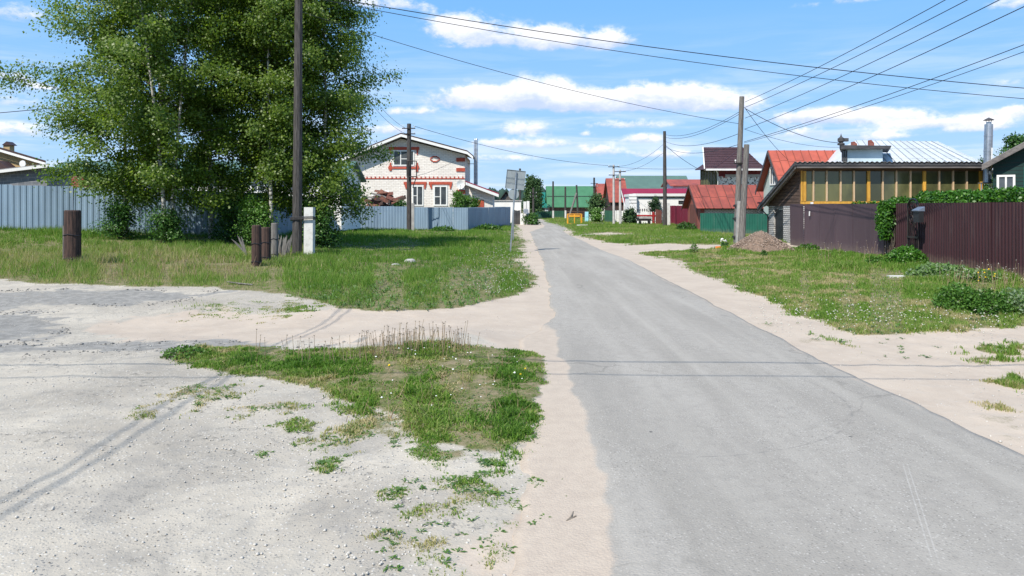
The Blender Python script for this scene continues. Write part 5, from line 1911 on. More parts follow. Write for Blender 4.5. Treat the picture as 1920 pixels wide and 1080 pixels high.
r0, r1 = at(1319, 276.5, D + 2.6), at(1393, 276.5, D + 2.6)
be0, be1 = e0 + rv * 1.15, e1 + rv * 1.15
MB().prism([at(1303, 318, D - .7), e0 + V(0, -.1, 0), e0 + V(0, .8, .5), at(1312, 312, D + .2)], (0, 0, -.06)).build('eave_skirt', M_roof_brown, root)
MB().prism([e0 + V(-.1, 0, -.1), r0 + V(-.1, 0, -.1), r0 + V(-.1, 0, .06), e0 + V(-.1, 0, .06)], (.09, 0, 0)).build('barge_board', M_white, root)
# tile ribs: many narrow strips joined
def rib_plane(name, e0, e1, r1, r0, n, m):
    mb = MB()
    e0, e1, r1, r0 = map(Vector, (e0, e1, r1, r0))
    nn = (e1 - e0).cross(r0 - e0).normalized()
    if nn.z < 0: nn = -nn
    mb.prism([e0, e1, r1, r0] if (r1 - r0).length > .01 else [e0, e1, r0], -nn * .06)
    for i in range(n):
        t = (i + .5) / n
        a_, b_ = e0.lerp(e1, t), r0.lerp(r1, t)
        s = (e1 - e0).normalized() * ((e1 - e0).length / n * .4)
        s2 = (r1 - r0) / max(n, 1) * .4
        if (r1 - r0).length > .01:
            mb.prism([a_ + nn * .002, a_ + s + nn * .002, b_ + s2 + nn * .002, b_ + nn * .002], nn * .035)
    for i in range(1, 9):
        t = i / 9
        a_, b_ = e0.lerp(r0, t), e1.lerp(r1, t)
        up = (r0 - e0).normalized()
        mb.prism([a_ + nn * .04, b_ + nn * .04, b_ + up * .04 + nn * .04, a_ + up * .04 + nn * .04], nn * .02)
    return mb.build(name, m, root)


rib_plane('roof', e0, e1, r1, r0, 30, M_roof_brown)
rib_plane('roof', be1, be0, r0, r1, 30, M_roof_brown)
MB().prism([e1, be1, r1], (0, 0, -.06)).build('roof_hip', M_roof_brown, root)
wall_poly(root, [e0 + V(.15, .6, 0), be0 + V(.15, -.3, 0), r0 + V(.15, 0, -.2)], (.1, 0, 0), M_white, 'gable_wall')
# front cross hip: a second plane standing proud
ch0, ch1, chr_ = at(1338, 316, D - .9), at(1437, 316, D - .9), at(1386, 281, D + 1.6)
mb = MB()
mb.add([ch0, ch1, chr_, V(ch0.x + 2.2, D + 3.0, ch0.z + 1.0), V(ch1.x, D + 3, ch0.z)], [(0, 1, 2), (0, 2, 3), (1, 4, 2)])
for i in range(1, 8):
    t = i / 8
    a_, b_ = ch0.lerp(chr_, t), ch1.lerp(chr_, t)
    mb.tube([a_ + V(0, -.01, .02), b_ + V(0, -.01, .02)], .022, 4)
mb.tube([ch0, chr_], .06, 5)
mb.tube([ch1, chr_], .06, 5)
mb.build('roof_cross_hip', M_roof_brown, root)
MB().box(e0.x, e1.x + .05, D - 1.0, D - .92, e0.z - .15, e0.z + .02).build('gutter', M_white, root)
MB().box(e0.x + .02, e1.x, D - .9, D + .0, e0.z - .1, e0.z - .05).build('soffit', M_white, root)
MB().tube([at(1342, 318, D - .95), at(1346, 326, D - .5), at(1346, 350, D - .1)], .05, 6).build('downpipe', M_white, root)

# ---- orange-red roof house
X0 = 18.6
D = 53.0
zr_, ze = Zat(282, D), 3.45
root = thing('orange_roof_house', 'house with a faded orange-red sheet roof and pale gable window', 'house', (X0 + 3, D, 0))
yf_, yb_ = D - 2.2, D + 2.2
wall_poly(root, [(X0, yf_, 0), (X0, yb_, 0), (X0, yb_, ze - .08), (X0, D, zr_ - .25), (X0, yf_, ze - .08)], (6.5, 0, 0), mat('pale_green_render', (.42, .50, .46), (.34, .42, .4), 1.5, .8))
s_ = (zr_ - ze) / 2.2
ov = .45
strips(root, (X0 - ov, yf_ - ov, ze - s_ * ov), (P3(1590, D), yf_ - ov, ze - s_ * ov), (P3(1590, D), D, zr_), (X0 - ov, D, zr_), 10, M_roof_orange, seam=M_seam_o, laps=(.35, .7), seam_h=.04, seam_w=.045)
MB().slab((X0 - ov, D, zr_), (P3(1590, D), D, zr_), (P3(1590, D), yb_ + ov, ze - s_ * ov), (X0 - ov, yb_ + ov, ze - s_ * ov), .04).build('roof', M_roof_orange, root)
e_ = V(X0 - ov, 0, 0)
for yy0 in (yf_ - ov, yb_ + ov):
    a_, b_ = V(X0 - ov, yy0, ze - s_ * ov), V(X0 - ov, D, zr_)
    MB().prism([a_ + V(-.04, 0, -.30), b_ + V(-.04, 0, -.30), b_ + V(-.04, 0, -.02), a_ + V(-.04, 0, -.02)], (.036, 0, 0)).build('barge_board', M_bargewood, root)
window(root, V(X0, D + .75, ze - .1), V(0, -1, 0), V(-1, 0, 0), 1.5, 1.3, vbars=(.33, .66), fw=.08)
# horizontal lap on the roof
# ---- silver roof house
D = 48.0
root = thing('silver_roof_house', 'house with a large silvery standing-seam hipped roof behind the glazed veranda', 'house', (P3(1710, D), D + 2, 0))
rl, rr_ = at(1604, 264, 51.5), at(1757, 262, 52.5)
rr_.z = rl.z = 6.4
el, er = V(P3(1640, 44.5), 44.5, 4.0), V(P3(1868, 44.0), 44.0, 4.0)
strips(root, el, er, rr_, rl, 13, M_roof_silver, seam=M_seam_s, seam_h=.05, seam_w=.03)
el2 = V(P3(1596, 46), 46, 4.0)
MB().prism([el2, el, rl], (0, 0, -.05)).build('roof_side', M_roof_silver, root)
er2 = V(er.x + 1.5, 55, 4.0)
hn = 7
for i in range(hn):
    a0, a1 = er.lerp(er2, i / hn), er.lerp(er2, (i + 1) / hn)
    mb = MB()
    mb.prism([a0, a1, rr_], (0, 0, -.05))
    mb.tube([a0 + V(0, 0, .02), rr_ + V(0, 0, .02)], .02, 4)
    mb.build('roof_panel', M_roof_silver, root)
for t in (.36, .7):
    a_, b_ = el.lerp(rl, t), er.lerp(rr_, t)
    MB().tube([a_ + V(0, -.02, .03), b_ + V(0, -.02, .03)], .018, 4).build('lap_seam', M_roof_silver, root)
MB().prism([V(el2.x + .6, 46.6, 0), V(er.x - .5, 44.8, 0), V(er2.x - .6, 54.6, 0), V(el2.x + .6, 55, 0)], (0, 0, 3.98)).build('wall', M_whitewall, root)
MB().prism([el2, rl, V(el2.x, 57, 4.0)], (0, 0, -.05)).build('roof_side', M_roof_silver, root)
MB().prism([rl, rr_, er2, V(el2.x, 57, 4.0)], (0, 0, -.05)).build('roof_back', M_roof_silver, root)
# dormer
Dd = 45.5
dm = [at(1580, 306, Dd), at(1655, 306, Dd), at(1655, 279, Dd), at(1580, 279, Dd)]
wall_poly(root, dm, (1.2, 2.6, 0), mat('pale_blue_dormer', (.50, .60, .66), (.44, .54, .6), 1.5, .7), 'dormer')
MB().prism([at(1574, 279, Dd - .4), at(1668, 279, Dd - .4), at(1672, 273, Dd - .4), at(1574, 272, Dd - .4)], (1.4, 3.0, 0)).build('dormer_roof', M_bargewood, root)
window(root, V(P3(1578, Dd), Dd, Zat(303, Dd)), V(1, 0, 0), V(0, -1, 0), .32, .7, vbars=(.5,), fw=.04, fm=M_bargewood)
# finial on the dormer
q_ = at(1577, 272, Dd)
fn = thing('roof_finial', 'dark onion-shaped spire finial on the dormer corner', 'finial', q_)
MB().tube([q_, q_ + V(0, 0, .08), q_ + V(0, 0, .16), q_ + V(0, 0, .22), q_ + V(0, 0, .40), q_ + V(0, 0, .50), q_ + V(0, 0, .60), q_ + V(0, 0, .72)],
          [.20, .22, .10, .20, .20, .07, .03, .004], 10).build('spire', M_bargewood, fn)
MB().box(q_.x + .12, q_.x + .42, q_.y - .1, q_.y + .1, q_.z + .22, q_.z + .42).build('box', M_bargewood, fn)
for px, t_, lb in ((1603, 265, 'small brick chimney pot next to the dark finial'), (1635, 262, 'broken orange brick stub on the dormer roof')):
    c_ = at(px, 274, Dd + .8)
    mb = MB()
    w_ = .14
    zt_ = Zat(t_, Dd + .8)
    mb.prism([c_ + V(-w_, 0, -.3), c_ + V(w_, 0, -.3), c_ + V(w_, 0, (zt_ - c_.z) * .5), V(c_.x - w_ * .3, c_.y, zt_), V(c_.x - w_, c_.y, zt_ - .03)], (0, .25, 0))
    tag(mb.build('chimney_stub', M_redbrickwall, origin=c_), lb, 'chimney')

# ---- glazed veranda garage
D = 33.6
k = D / F
root = thing('veranda_garage', 'garage with board gable, long ochre-framed glazing and a corrugated roof behind the purple fence', 'garage', gX(1660, D + 2))
XW = gX(1482, 33.7).x + .22           # street side wall
XE = P3(1843, D)
yB = 37.7
zhi, zlo = Zat(313, D), Zat(374, 37.7)
# street wall: brick base + boards above
WX = 12.95
zb = Zat(386, 34.5)
# base wall with the door opening: piers
dz0, dy1 = 35.65, 36.95
MB().box(WX, WX + .25, D + .0, dz0, 0, zb).build('brick_pier', M_garagebrick, root)
MB().box(WX, WX + .25, dy1, yB, 0, zb).build('brick_wall', M_garagebrick, root)
MB().box(WX + .05, WX + .2, dz0, dy1, zb - .16, zb).build('lintel', M_wood_grey, root)
MB().box(WX + .08, WX + .13, dz0 + .01, dy1 - .01, 0, zb - .17).build('door', M_black, root)
ztop = lambda y: zhi + (zlo - zhi) * (y - D) / (yB - .5 - D)
# boards of the gable, each its own
nb = 11
for i in range(nb):
    z0 = zb + .005 + i * (zhi - zb) / nb
    z1 = zb + (i + 1) * (zhi - zb) / nb - .012
    # board length limited by the roof line
    yl = D + (yB - .5 - D) * (zhi - z1) / (zhi - zlo)
    yl0 = D + (yB - .5 - D) * (zhi - z0) / (zhi - zlo)
    yl, yl0 = min(yl, yB), min(yl0, yB)
    if yl - D < .1: continue
    MB().prism([(WX + .02, D + .15, z0), (WX + .02, yl0, z0), (WX + .02, yl, z1), (WX + .02, D + .15, z1)], (.03, 0, 0)).build('board', M_board, root)
MB().prism([(WX + .07, D + .1, zb), (WX + .07, yB, zb), (WX + .07, yB, zlo - .05), (WX + .07, D + .1, zhi - .05)], (.1, 0, 0)).build('backing_wall', M_darkwall, root)
MB().box(WX + .02, WX + .14, D + .03, D + .147, zb, zhi).build('corner_post', M_board, root)
# south facade: mossy brick below, glazing above
zs = Zat(378.5, D)
MB().box(WX + .26, XE, D + .06, D + .3, 0, zs - .12).build('brick_wall', M_mossbrick, root)
zg1 = Zat(316, D)
mull = [1503, 1508.5, 1525, 1550, 1576, 1601, 1628.5, 1655, 1680.5, 1707, 1733, 1761, 1787, 1812.5, 1839]
thick = {1508.5, 1628.5, 1733, 1839}
MB().box(P3(1501, D), XE, D - .02, D + .1, zs - .11, zs + .02).build('sill_rail', M_ply_y, root)
MB().box(P3(1501, D), XE, D + .0, D + .1, zg1 - .06, zg1 + .12).build('head_rail', M_board, root)
for i, px in enumerate(mull):
    w_ = .13 if px in thick else .065
    ztp = zg1 - .06 - (.05 if px in thick else .02)
    MB().box(P3(px, D) - w_ / 2, P3(px, D) + w_ / 2, D - .035, D + .09, zs + .021, ztp).build('mullion', M_ply_y if (px in thick or px == 1503) else M_pinewood, root)
    if i + 1 < len(mull) and mull[i + 1] - px > 8:
        MB().box(P3(px, D) + .02, P3(mull[i + 1], D) - .02, D + .04, D + .05, zs + .022, zg1 - .062).build('pane', M_glass_olive, root)
# inside: back wall so the glass has depth
# roof: corrugated asbestos sheets falling to the back
def asb(root_, x0, x1, y0, y1, z0, z1):
    mb = MB()
    n = int((x1 - x0) / .055)
    vs, fs = [], []
    for i in range(n + 1):
        x = x0 + (x1 - x0) * i / n
        h = .03 * math.cos(i * math.pi * .5 * 1.0)
        vs += [(x, y0, z0 + h), (x, y1, z1 + h), (x, y0, z0 + h - .012), (x, y1, z1 + h - .012)]
    for i in range(n):
        a = i * 4
        fs += [(a, a + 4, a + 5, a + 1), (a + 2, a + 3, a + 7, a + 6), (a, a + 2, a + 6, a + 4), (a + 1, a + 5, a + 7, a + 3)]
    mb.add(vs, fs)
    return mb.build('roof_sheet', M_asbestos, root_)


OX = .42
nsh = 9
zrf = Zat(303.5, D - .5)
yr0, yr1 = D - .5, yB + .35
sl_ = (zlo - zhi) / (yB - .5 - D)
zrb = zrf + sl_ * (yr1 - yr0)
xs0, xs1 = WX - OX, XE + .25
for i in range(nsh):
    asb(root, xs0 + (xs1 - xs0) * i / nsh, xs0 + (xs1 - xs0) * (i + 1) / nsh, yr0 - .05, yr1, zrf + (i % 2) * .004, zrb + (i % 2) * .004)
MB().obox((xs0, yr0, zrf - .16), (xs1 - xs0, 0, 0), (0, .03, 0), (0, 0, .115)).build('fascia', M_bargewood, root)
MB().obox((xs0 + .1, yr0 + .035, zrf - .27), (xs1 - xs0 - .1, 0, 0), (0, .04, 0), (0, 0, .12)).build('lower_fascia', M_fasciagrey, root)
MB().prism([(xs0 + .1, yr0 + .08, zrf - .20), (xs1, yr0 + .08, zrf - .20), (xs1, D + .1, zrf - .20 + sl_ * .5), (xs0 + .1, D + .1, zrf - .2 + sl_ * .5)], (0, 0, -.02)).build('soffit', M_board, root)
a_, b_ = V(xs0, yr0, zrf - .05), V(xs0, yr1, zrb - .05)
MB().prism([a_ + V(0, 0, -.14), b_ + V(0, 0, -.14), b_, a_], (-.04, 0, 0)).build('barge_board', M_bargewood, root)
a_ = a_ + V(.06, .04, -.1); b_ = b_ + V(.06, 0, -.1)
MB().prism([a_ + V(0, 0, -.16), b_ + V(0, 0, -.16), b_, a_], (-.04, 0, 0)).build('inner_barge_board', M_fasciagrey, root)
# small back gutter pipe
MB().tube([V(xs0 + .1, yr1 - .1, zrb - .12), V(WX - .05, yr1 - .4, zrb - .5), V(WX - .05, yr1 - .4, .1)], .035, 6).build('downpipe', M_iron, root)
MB().box(XE + .0, XE + .06, D + .05, yB, 0, zhi).build('end_wall', M_board, root)

# steel chimney
cq = at(1851, 342, 32.0)
cr = thing('steel_chimney', 'tall shiny steel chimney pipe with a conical cap by the dark green house', 'chimney', cq)
MB().tube([cq, at(1854, 233, 32.0)], .165, 16).build('pipe', M_steel, cr, smooth=False)
for py in (256, 284, 318):
    c_ = at(1851 + (342 - py) * .0275, py, 32.0)
    MB().tube([c_, c_ + V(0, 0, .05)], .174, 16).build('band', M_steel, cr)
c_ = at(1854, 233, 32.0)
MB().tube([c_, c_ + V(0, 0, .1)], .10, 12).build('neck', M_steel, cr)
MB().tube([c_ + V(0, 0, .17), c_ + V(0, 0, .19), c_ + V(0, 0, .29)], [.21, .20, .01], 16).build('cap', M_bargewood, cr)
mb = MB()
for a in (0, 2.1, 4.2):
    mb.tube([c_ + V(math.cos(a) * .09, math.sin(a) * .09, .08), c_ + V(math.cos(a) * .13, math.sin(a) * .13, .18)], .012, 4)
mb.build('cap_strut', M_iron, cr)
mb = MB()
mb.box(cq.x - .28, cq.x + .55, cq.y - .2, cq.y + .2, cq.z - .05, cq.z)
mb.tube([cq + V(.05, -.1, -.05), cq + V(.32, -.1, -.5)], .025, 5)
mb.tube([cq + V(-.25, 0, -.05), cq + V(-.25, 0, -3)], .03, 5)
mb.tube([cq + V(.5, 0, -.05), cq + V(.5, 0, -3)], .03, 5)
mb.build('stand', M_steel, cr)
MB().tube([at(1859, 336, 31.8), at(1860, 277, 31.8)], .03, 6).tube([at(1856, 324, 31.7), at(1866, 323, 31.7)], .07, 6).build('side_pipe', M_white, cr)

# dark green house at the right edge, turned a little from the street
D = 30.0
cn = V(P3(1862, D), D, 0)
u = V(.84, -.54, 0).normalized()
v = V(.54, .84, 0).normalized()
root = thing('dark_green_house', 'dark green board house with a white window at the right edge', 'house', cn + u * 3 + v * 2)
Wd, ze, sl_ = 7.0, 3.62, .60
zr_ = ze + sl_ * Wd / 2
wall_poly(root, [cn, cn + u * Wd, cn + u * Wd + V(0, 0, ze), cn + u * (Wd / 2) + V(0, 0, zr_), cn + V(0, 0, ze)], v * 6, M_greenhouse)
mb = MB()
for i in range(26):
    z_ = 1.0 + i * .15
    h0_ = 0 if z_ < ze else (z_ - ze) / sl_
    if h0_ < Wd / 2 - .1:
        mb.obox(cn + u * (h0_ + .02) - v * .008 + V(0, 0, z_), u * (Wd - 2 * h0_ - .04), v * .008, V(0, 0, .012))
mb.build('board_joint', M_iron, root)
ov = .38
a_ = cn - u * ov - v * .45 + V(0, 0, ze - sl_ * ov + .05)
b_ = cn + u * (Wd / 2) - v * .45 + V(0, 0, zr_ + .05)
e_ = cn + u * (Wd + ov) - v * .45 + V(0, 0, ze - sl_ * ov + .05)
for p_, q2 in ((a_, b_), (b_, e_)):
    MB().prism([p_, q2, q2 + V(0, 0, .06), p_ + V(0, 0, .06)], v * 6.9).build('roof', M_asbestos, root)
    MB().prism([p_ - v * .03 + V(0, 0, -.18), q2 - v * .03 + V(0, 0, -.18), q2 - v * .03 + V(0, 0, .04), p_ - v * .03 + V(0, 0, .04)], v * .028).build('barge_board', M_fasciagrey, root)
window(root, cn + u * .12 + V(0, 0, Zat(364, 29.8)), u, -v, .62, (364 - 328) * 29.8 / F, vbars=(.5,), fw=.08, dp=.07)
MB().obox(cn + u * 1.02 - v * .03 + V(0, 0, 0), u * .1, v * .028, V(0, 0, 3.4)).build('corner_strip', M_roof_teal, root)

# trees behind on the right
tree('garden_tree', 'tree crown showing behind the dark green house', 'tree', gX(1905, 60), 7.2, 2.3, 41, nprim=34, ntw=8, nleaf=26, leaf=.17, cb=.35, trunk_r=.14, droop=.2, lm=M_leaf2, bark=M_bark_dark, tmean=.3, clump=.2)
tree('garden_tree', 'low tree between the steel chimney and the silver roof', 'tree', gX(1846, 62), 5.6, 1.3, 42, nprim=22, ntw=6, nleaf=22, leaf=.16, cb=.45, trunk_r=.08, droop=.2, lm=M_leaf2, bark=M_bark_dark, tmean=.3, clump=.18)

# ------------------------------------------------------------------ vine hedge over the purple fence
def vine(label, segs, n, thick, leaf, name='hedge'):
    """segs: list of (A, B, zlo, zhi)"""
    cs = []
    for (A, B, z0, z1, wgt) in segs:
        m = int(n * wgt)
        t = rng.random(m)
        bump = fbm(t * 14, t * 0 + z0, 1.0, 7) - .5
        x = A[0] + (B[0] - A[0]) * t
        y = A[1] + (B[1] - A[1]) * t
        zt = z1 + bump * .28
        z = z0 + (zt - z0) * rng.random(m) ** .75
        hh = (z - z0) / np.maximum(zt - z0, .01)
        th = thick * np.sqrt(np.clip(1.1 - hh ** 3, .05, 1)) * (1 + .5 * (fbm(t * 20, z * 2, 1, 3) - .5))
        s = rng.uniform(-1, 1, m)
        s = np.sign(s) * np.abs(s) ** .4
        dx, dy = B[0] - A[0], B[1] - A[1]
        L = math.hypot(dx, dy)
        nx, ny = dy / L, -dx / L
        cs.append(np.stack([x + nx * s * th, y + ny * s * th, z], 1))
    c = np.concatenate(cs)
    tt = np.clip(.45 + rng.normal(0, .2, len(c)) + .3 * (fbm(c[:, 0] * 2, c[:, 2] * 3 + c[:, 1] * 2, 1, 5) - .5), 0, 1)
    v, f, t4 = leaf_quads(c, np.full(len(c), leaf), tt, .8)
    org = np.array([segs[0][0][0], segs[0][0][1], 0.])
    root = thing(name, label, 'hedge', org)
    link('foliage', np_mesh('foliage', v - org, f, M_vine, np.stack([t4] * 3, 1)), root)
    st = MB()
    for (A, B, z0, z1, wgt) in segs:
        for i in range(8):
            t = (i + .5) / 8
            p = V(A[0] + (B[0] - A[0]) * t, A[1] + (B[1] - A[1]) * t, 0)
            st.tube([p, p + V(rs.uniform(-.1, .1), rs.uniform(-.1, .1), z1 * .5), p + V(rs.uniform(-.15, .15), 0, z1 - .1)], .015, 4, caps=False)
    st.build('stem', M_bark_dark, root)
    return root


off = .45
vine('thick green vine hedge topping the purple fence from the corner rightwards', [((c2.x + off + .1, c2.y - .6), (c3.x + off, c3.y - .2), 1.2, 2.27, .62), ((c3.x + off, c3.y), (c4.x + off, c4.y), 1.2, 2.2, .1),
                                                                ((c2.x + .2, c2.y + .6), (c2.x + .5, c2.y - 1.5), 1.3, 2.12, .14), ((c1.x - .10, c1.y + .40), (c1.x - .05, c1.y - .22), 1.0, 1.98, .15), ((c1.x - .12, c1.y + .15), (c1.x - .08, c1.y - .15), .70, 1.3, .04)], 42000, .30, .085)
vine('small leafy climber under the ochre glazing', [((P3(1598, 32.8), 32.8), (P3(1655, 32.4), 32.4), 1.2, 2.0, 1)], 1600, .2, .11)
for px, t_ in ((1522, 379), (1624, 380)):
    o = MB().box(P3(px, 33) - .05, P3(px, 33) + .05, 32.95, 33.05, 0, Zat(t_, 33)).build('white_post', M_white, origin=gX(px, 33))
    tag(o, 'white post left end under the glazing' if px == 1522 else 'white post among the climber leaves under the glazing', 'post', 'white posts behind the purple fence')
o_ = at(1519.5, 398, 0.001)
# white tag hanging on the flat fence
tq = None
for kk in range(500):
    q_ = c0.lerp(c1, kk / 500)
    if q_.x * F / q_.y + CX > 1520:
        tq = q_
        break
o = MB().obox(V(tq.x - .05, tq.y - .06, 1.62), V(.0, .08, 0), V(-.02, 0, 0), V(.0, .02, -.2)).build('paper_tag', M_white, origin=V(tq.x, tq.y, 1.6))
tag(o, 'small white tag hanging on the smooth purple fence', 'tag')

# ------------------------------------------------------------------ gravel heap
def heap():
    cx, cy = (1428 - CX) * 28.8 / F, 28.9
    zb_ = g1(cx, cy)
    root = thing('gravel_heap', 'conical heap of brown gravel before the purple fence', 'gravel heap', (cx, cy, zb_))
    n = 46
    rads = np.linspace(0, 1, 20)
    vs, fs = [], []
    vs.append((0, 0, .80))
    for j in range(1, 20):
        for i in range(n):
            a = 2 * math.pi * i / n
            r = rads[j]
            rx = 1.38 * r * (1 + .08 * math.sin(a * 3 + 1))
            ry = 1.25 * r
            x, y = rx * math.cos(a), ry * math.sin(a)
            h = .80 * (1 - r) ** .85 * (1 - .1 * math.sin(2 * a)) if r < 1 else 0
            h = .80 * max(0, (1 - r ** 1.25)) ** 1.05
            h += float((vnoise(x + 5, y + 5, 4, 3) - .5) * .07 + (vnoise(x + 5, y + 5, 12, 4) - .5) * .035)
            gzz = g1(cx + x, cy + y) - zb_
            vs.append((x, y, h + gzz - (.06 if j == 19 else 0)))
    for i in range(n):
        fs.append((0, 1 + i, 1 + (i + 1) % n))
    for j in range(18):
        for i in range(n):
            fs.append((1 + j * n + i, 1 + (j + 1) * n + i, 1 + (j + 1) * n + (i + 1) % n, 1 + j * n + (i + 1) % n))
    mb = MB()
    mb.add([V(*v) + V(cx, cy, zb_) for v in vs], fs)
    mb.build('heap', M_rubble, root, smooth=True)
    # loose lumps
    N = 3600
    a = rng.uniform(0, 2 * math.pi, N)
    r = np.sqrt(rng.random(N)) * 1.04
    x, y = 1.38 * r * np.cos(a), 1.25 * r * np.sin(a)
    h = .80 * np.clip(1 - r ** 1.25, 0, 1) ** 1.05 + gz(cx + x, cy + y)
    v, f = octas(np.stack([cx + x, cy + y, h], 1), rng.uniform(.010, .034, N) * np.where(rng.random(N) < .06, 2.2, 1))
    o = link('gravel_lumps', np_mesh('gravel_lumps', v - np.array([cx, cy, zb_]), f, M_rubble2), root)
    o['kind'] = 'stuff'


def octas(c, s):
    n = len(c)
    base = np.array([(1, 0, 0), (0, 1, 0), (-1, 0, 0), (0, -1, 0), (0, 0, .7), (0, 0, -.7)], float)
    j = rng.uniform(.6, 1.3, (n, 6, 1))
    th = rng.uniform(0, 6.28, n)
    ca_, sa_ = np.cos(th), np.sin(th)
    b = np.repeat(base[None], n, 0) * j
    bx = b[:, :, 0] * ca_[:, None] - b[:, :, 1] * sa_[:, None]
    by = b[:, :, 0] * sa_[:, None] + b[:, :, 1] * ca_[:, None]
    v = np.stack([bx, by, b[:, :, 2]], 2) * s[:, None, None] + c[:, None, :]
    fb = np.array([(0, 1, 4), (1, 2, 4), (2, 3, 4), (3, 0, 4), (1, 0, 5), (2, 1, 5), (3, 2, 5), (0, 3, 5)])
    f = (fb[None] + (np.arange(n) * 6)[:, None, None]).reshape(-1, 3)
    return v.reshape(-1, 3), f


heap()

# pebbles on the yard and at the road edges
def pebbles(name, label, N, x0, x1, d0, d1, s0, s1, m, cond=None):
    x, y = scatter(N, x0, x1, d0, d1)
    ok = (x < redge(RL, y) - .05) | (x > redge(RR, y) + .02)
    dn = density(x, y)
    ok &= dn < .6
    if cond is not None:
        ok &= cond(x, y)
    x, y = x[ok], y[ok]
    s = s0 + (s1 - s0) * rng.random(len(x)) ** 4
    v, f = octas(np.stack([x, y, gz(x, y) + s * .25], 1), s)
    o = link(name, np_mesh(name, v, f, m))
    tag(o, label, 'gravel', kind='stuff')


pebbles('loose_gravel', 'loose pale stones scattered over the gravel yard', 17000, lambda d: -.74 * d, lambda d: .6 + 0 * d, 3.2, 15, .002, .014, M_stone,
        lambda x, y: rng.random(len(x)) < np.where(poly_sd(x, y, SANDP) > 0, .12, .12 + .88 * sst(fbm(x, y, 1.3, 301), .42, .68)))
pebbles('sand_grit', 'scattered grit on the sandy strip right of the road', 2200, lambda d: 3.6 + 0 * d, lambda d: .75 * d + 1, 4.5, 14, .003, .014, M_stone)
M_clod = mat('dark_clods', (.15, .125, .10), (.26, .22, .18), 20, .95)
pebbles('dark_crumbs', 'dark crumbs of old tar and soil on the pale yard', 5200, lambda d: -.74 * d, lambda d: .7 + 0 * d, 3.2, 14, .0015, .007, M_clod,
        lambda x, y: fbm(x, y, .9, 77) + rng.random(len(x)) * .3 > .62)

M_tar = mat('broken_tar', (.13, .127, .12), (.24, .23, .215), 12, .95)
bx_, by_ = [], []
for k_, p_ in enumerate(ASPH):
    n_ = len(p_)
    for q_ in range(n_):
        (ax_, ay_), (cx_, cy_) = p_[q_], p_[(q_ + 1) % n_]
        L_ = math.hypot(cx_ - ax_, cy_ - ay_)
        if min(ax_, cx_) < -13: continue
        m_ = int(min(L_, 9) * (75 if k_ < 2 else 45))
        t_ = rng.random(m_)
        ok_ = vnoise(ax_ + (cx_ - ax_) * t_, ay_ + (cy_ - ay_) * t_, 1.3, 55) > .45
        bx_.append((ax_ + (cx_ - ax_) * t_ + rng.normal(0, .08, m_))[ok_])
        by_.append((ay_ + (cy_ - ay_) * t_ + rng.normal(0, .10, m_))[ok_])
bx_, by_ = np.concatenate(bx_), np.concatenate(by_)
ss_ = .004 + .024 * rng.random(len(bx_)) ** 3
v, f = octas(np.stack([bx_, by_, gz(bx_, by_) + ss_ * .15], 1), ss_)
tag(link('broken_asphalt_crumbs', np_mesh('broken_asphalt_crumbs', v, f, M_tar)), 'dark crumbs of broken asphalt along the edges of the old paving', 'rubble', kind='stuff')

# ------------------------------------------------------------------ broad-leaf weeds, rosettes
def rosettes(name, label, centers, nleaf, L, H, m, tmean=.4, wid=.22, seed=0):
    """centers (n,2); leaves rise and arch from each centre"""
    rs_ = np.random.default_rng(seed)
    c = np.repeat(np.array(centers), nleaf, 0)
    n = len(c)
    z = gz(c[:, 0], c[:, 1])
    a = rs_.uniform(0, 2 * math.pi, n)
    ll = L * rs_.uniform(.5, 1.2, n)
    hh = H * rs_.uniform(.3, 1.2, n)
    ca_, sa_ = np.cos(a), np.sin(a)
    w_ = ll * wid
    jx, jy = rs_.normal(0, L * .25, n), rs_.normal(0, L * .25, n)
    p0 = np.stack([c[:, 0] + jx * .4, c[:, 1] + jy * .4, z], 1)
    mid = np.stack([c[:, 0] + jx + ca_ * ll * .55, c[:, 1] + jy + sa_ * ll * .55, z + hh], 1)
    tip = np.stack([c[:, 0] + jx + ca_ * ll, c[:, 1] + jy + sa_ * ll, z + hh * .7], 1)
    side = np.stack([-sa_ * w_, ca_ * w_, 0 * w_], 1)
    v = np.empty((n, 4, 3))
    v[:, 0], v[:, 1], v[:, 2], v[:, 3] = p0, mid + side, tip, mid - side
    t = np.clip(tmean + rs_.normal(0, .18, n), 0, 1)
    t4 = np.repeat(t, 4)
    org = np.array([c[:, 0].mean(), c[:, 1].mean(), 0])
    o = link(name, np_mesh(name, v.reshape(-1, 3) - org, np.arange(n * 4).reshape(n, 4), m, np.stack([t4] * 3, 1)), None, tuple(org))
    return o


def rc(n, px0, px1, py0, py1, fn=None):
    out = []
    while len(out) < n:
        px, py = random.uniform(px0, px1), random.uniform(py0, py1)
        x, y = gp(px, py)
        out.append((x, y))
    return out


cs = [p for p in rc(2100, 330, 1025, 650, 930) if density(np.array([p[0]]), np.array([p[1]]))[0] > .35]
tag(rosettes('patch_weeds', 'dandelion and plantain leaves in the near grass patch', cs, 9, .050, .022, M_weed, .6, .15, 1), 'low dandelion and plantain rosettes in the near grass patch', 'weeds', kind='stuff')
cs = [p for p in rc(700, 250, 760, 690, 1070) if .02 < density(np.array([p[0]]), np.array([p[1]]))[0] < .7][:260] + rc(40, 700, 1060, 900, 1075)
tag(rosettes('yard_weeds', 'x', cs, 8, .04, .012, M_weed, .5, .16, 2), 'tiny scattered green sprigs on the pale gravel yard', 'weeds', kind='stuff')
cs = [p for p in rc(1100, 1180, 1900, 490, 660) if density(np.array([p[0]]), np.array([p[1]]))[0] > .4]
tag(rosettes('verge_weeds', 'x', cs, 8, .08, .05, M_weed, .6, .13, 3), 'leafy weeds through the grass before the purple fence', 'weeds', kind='stuff')
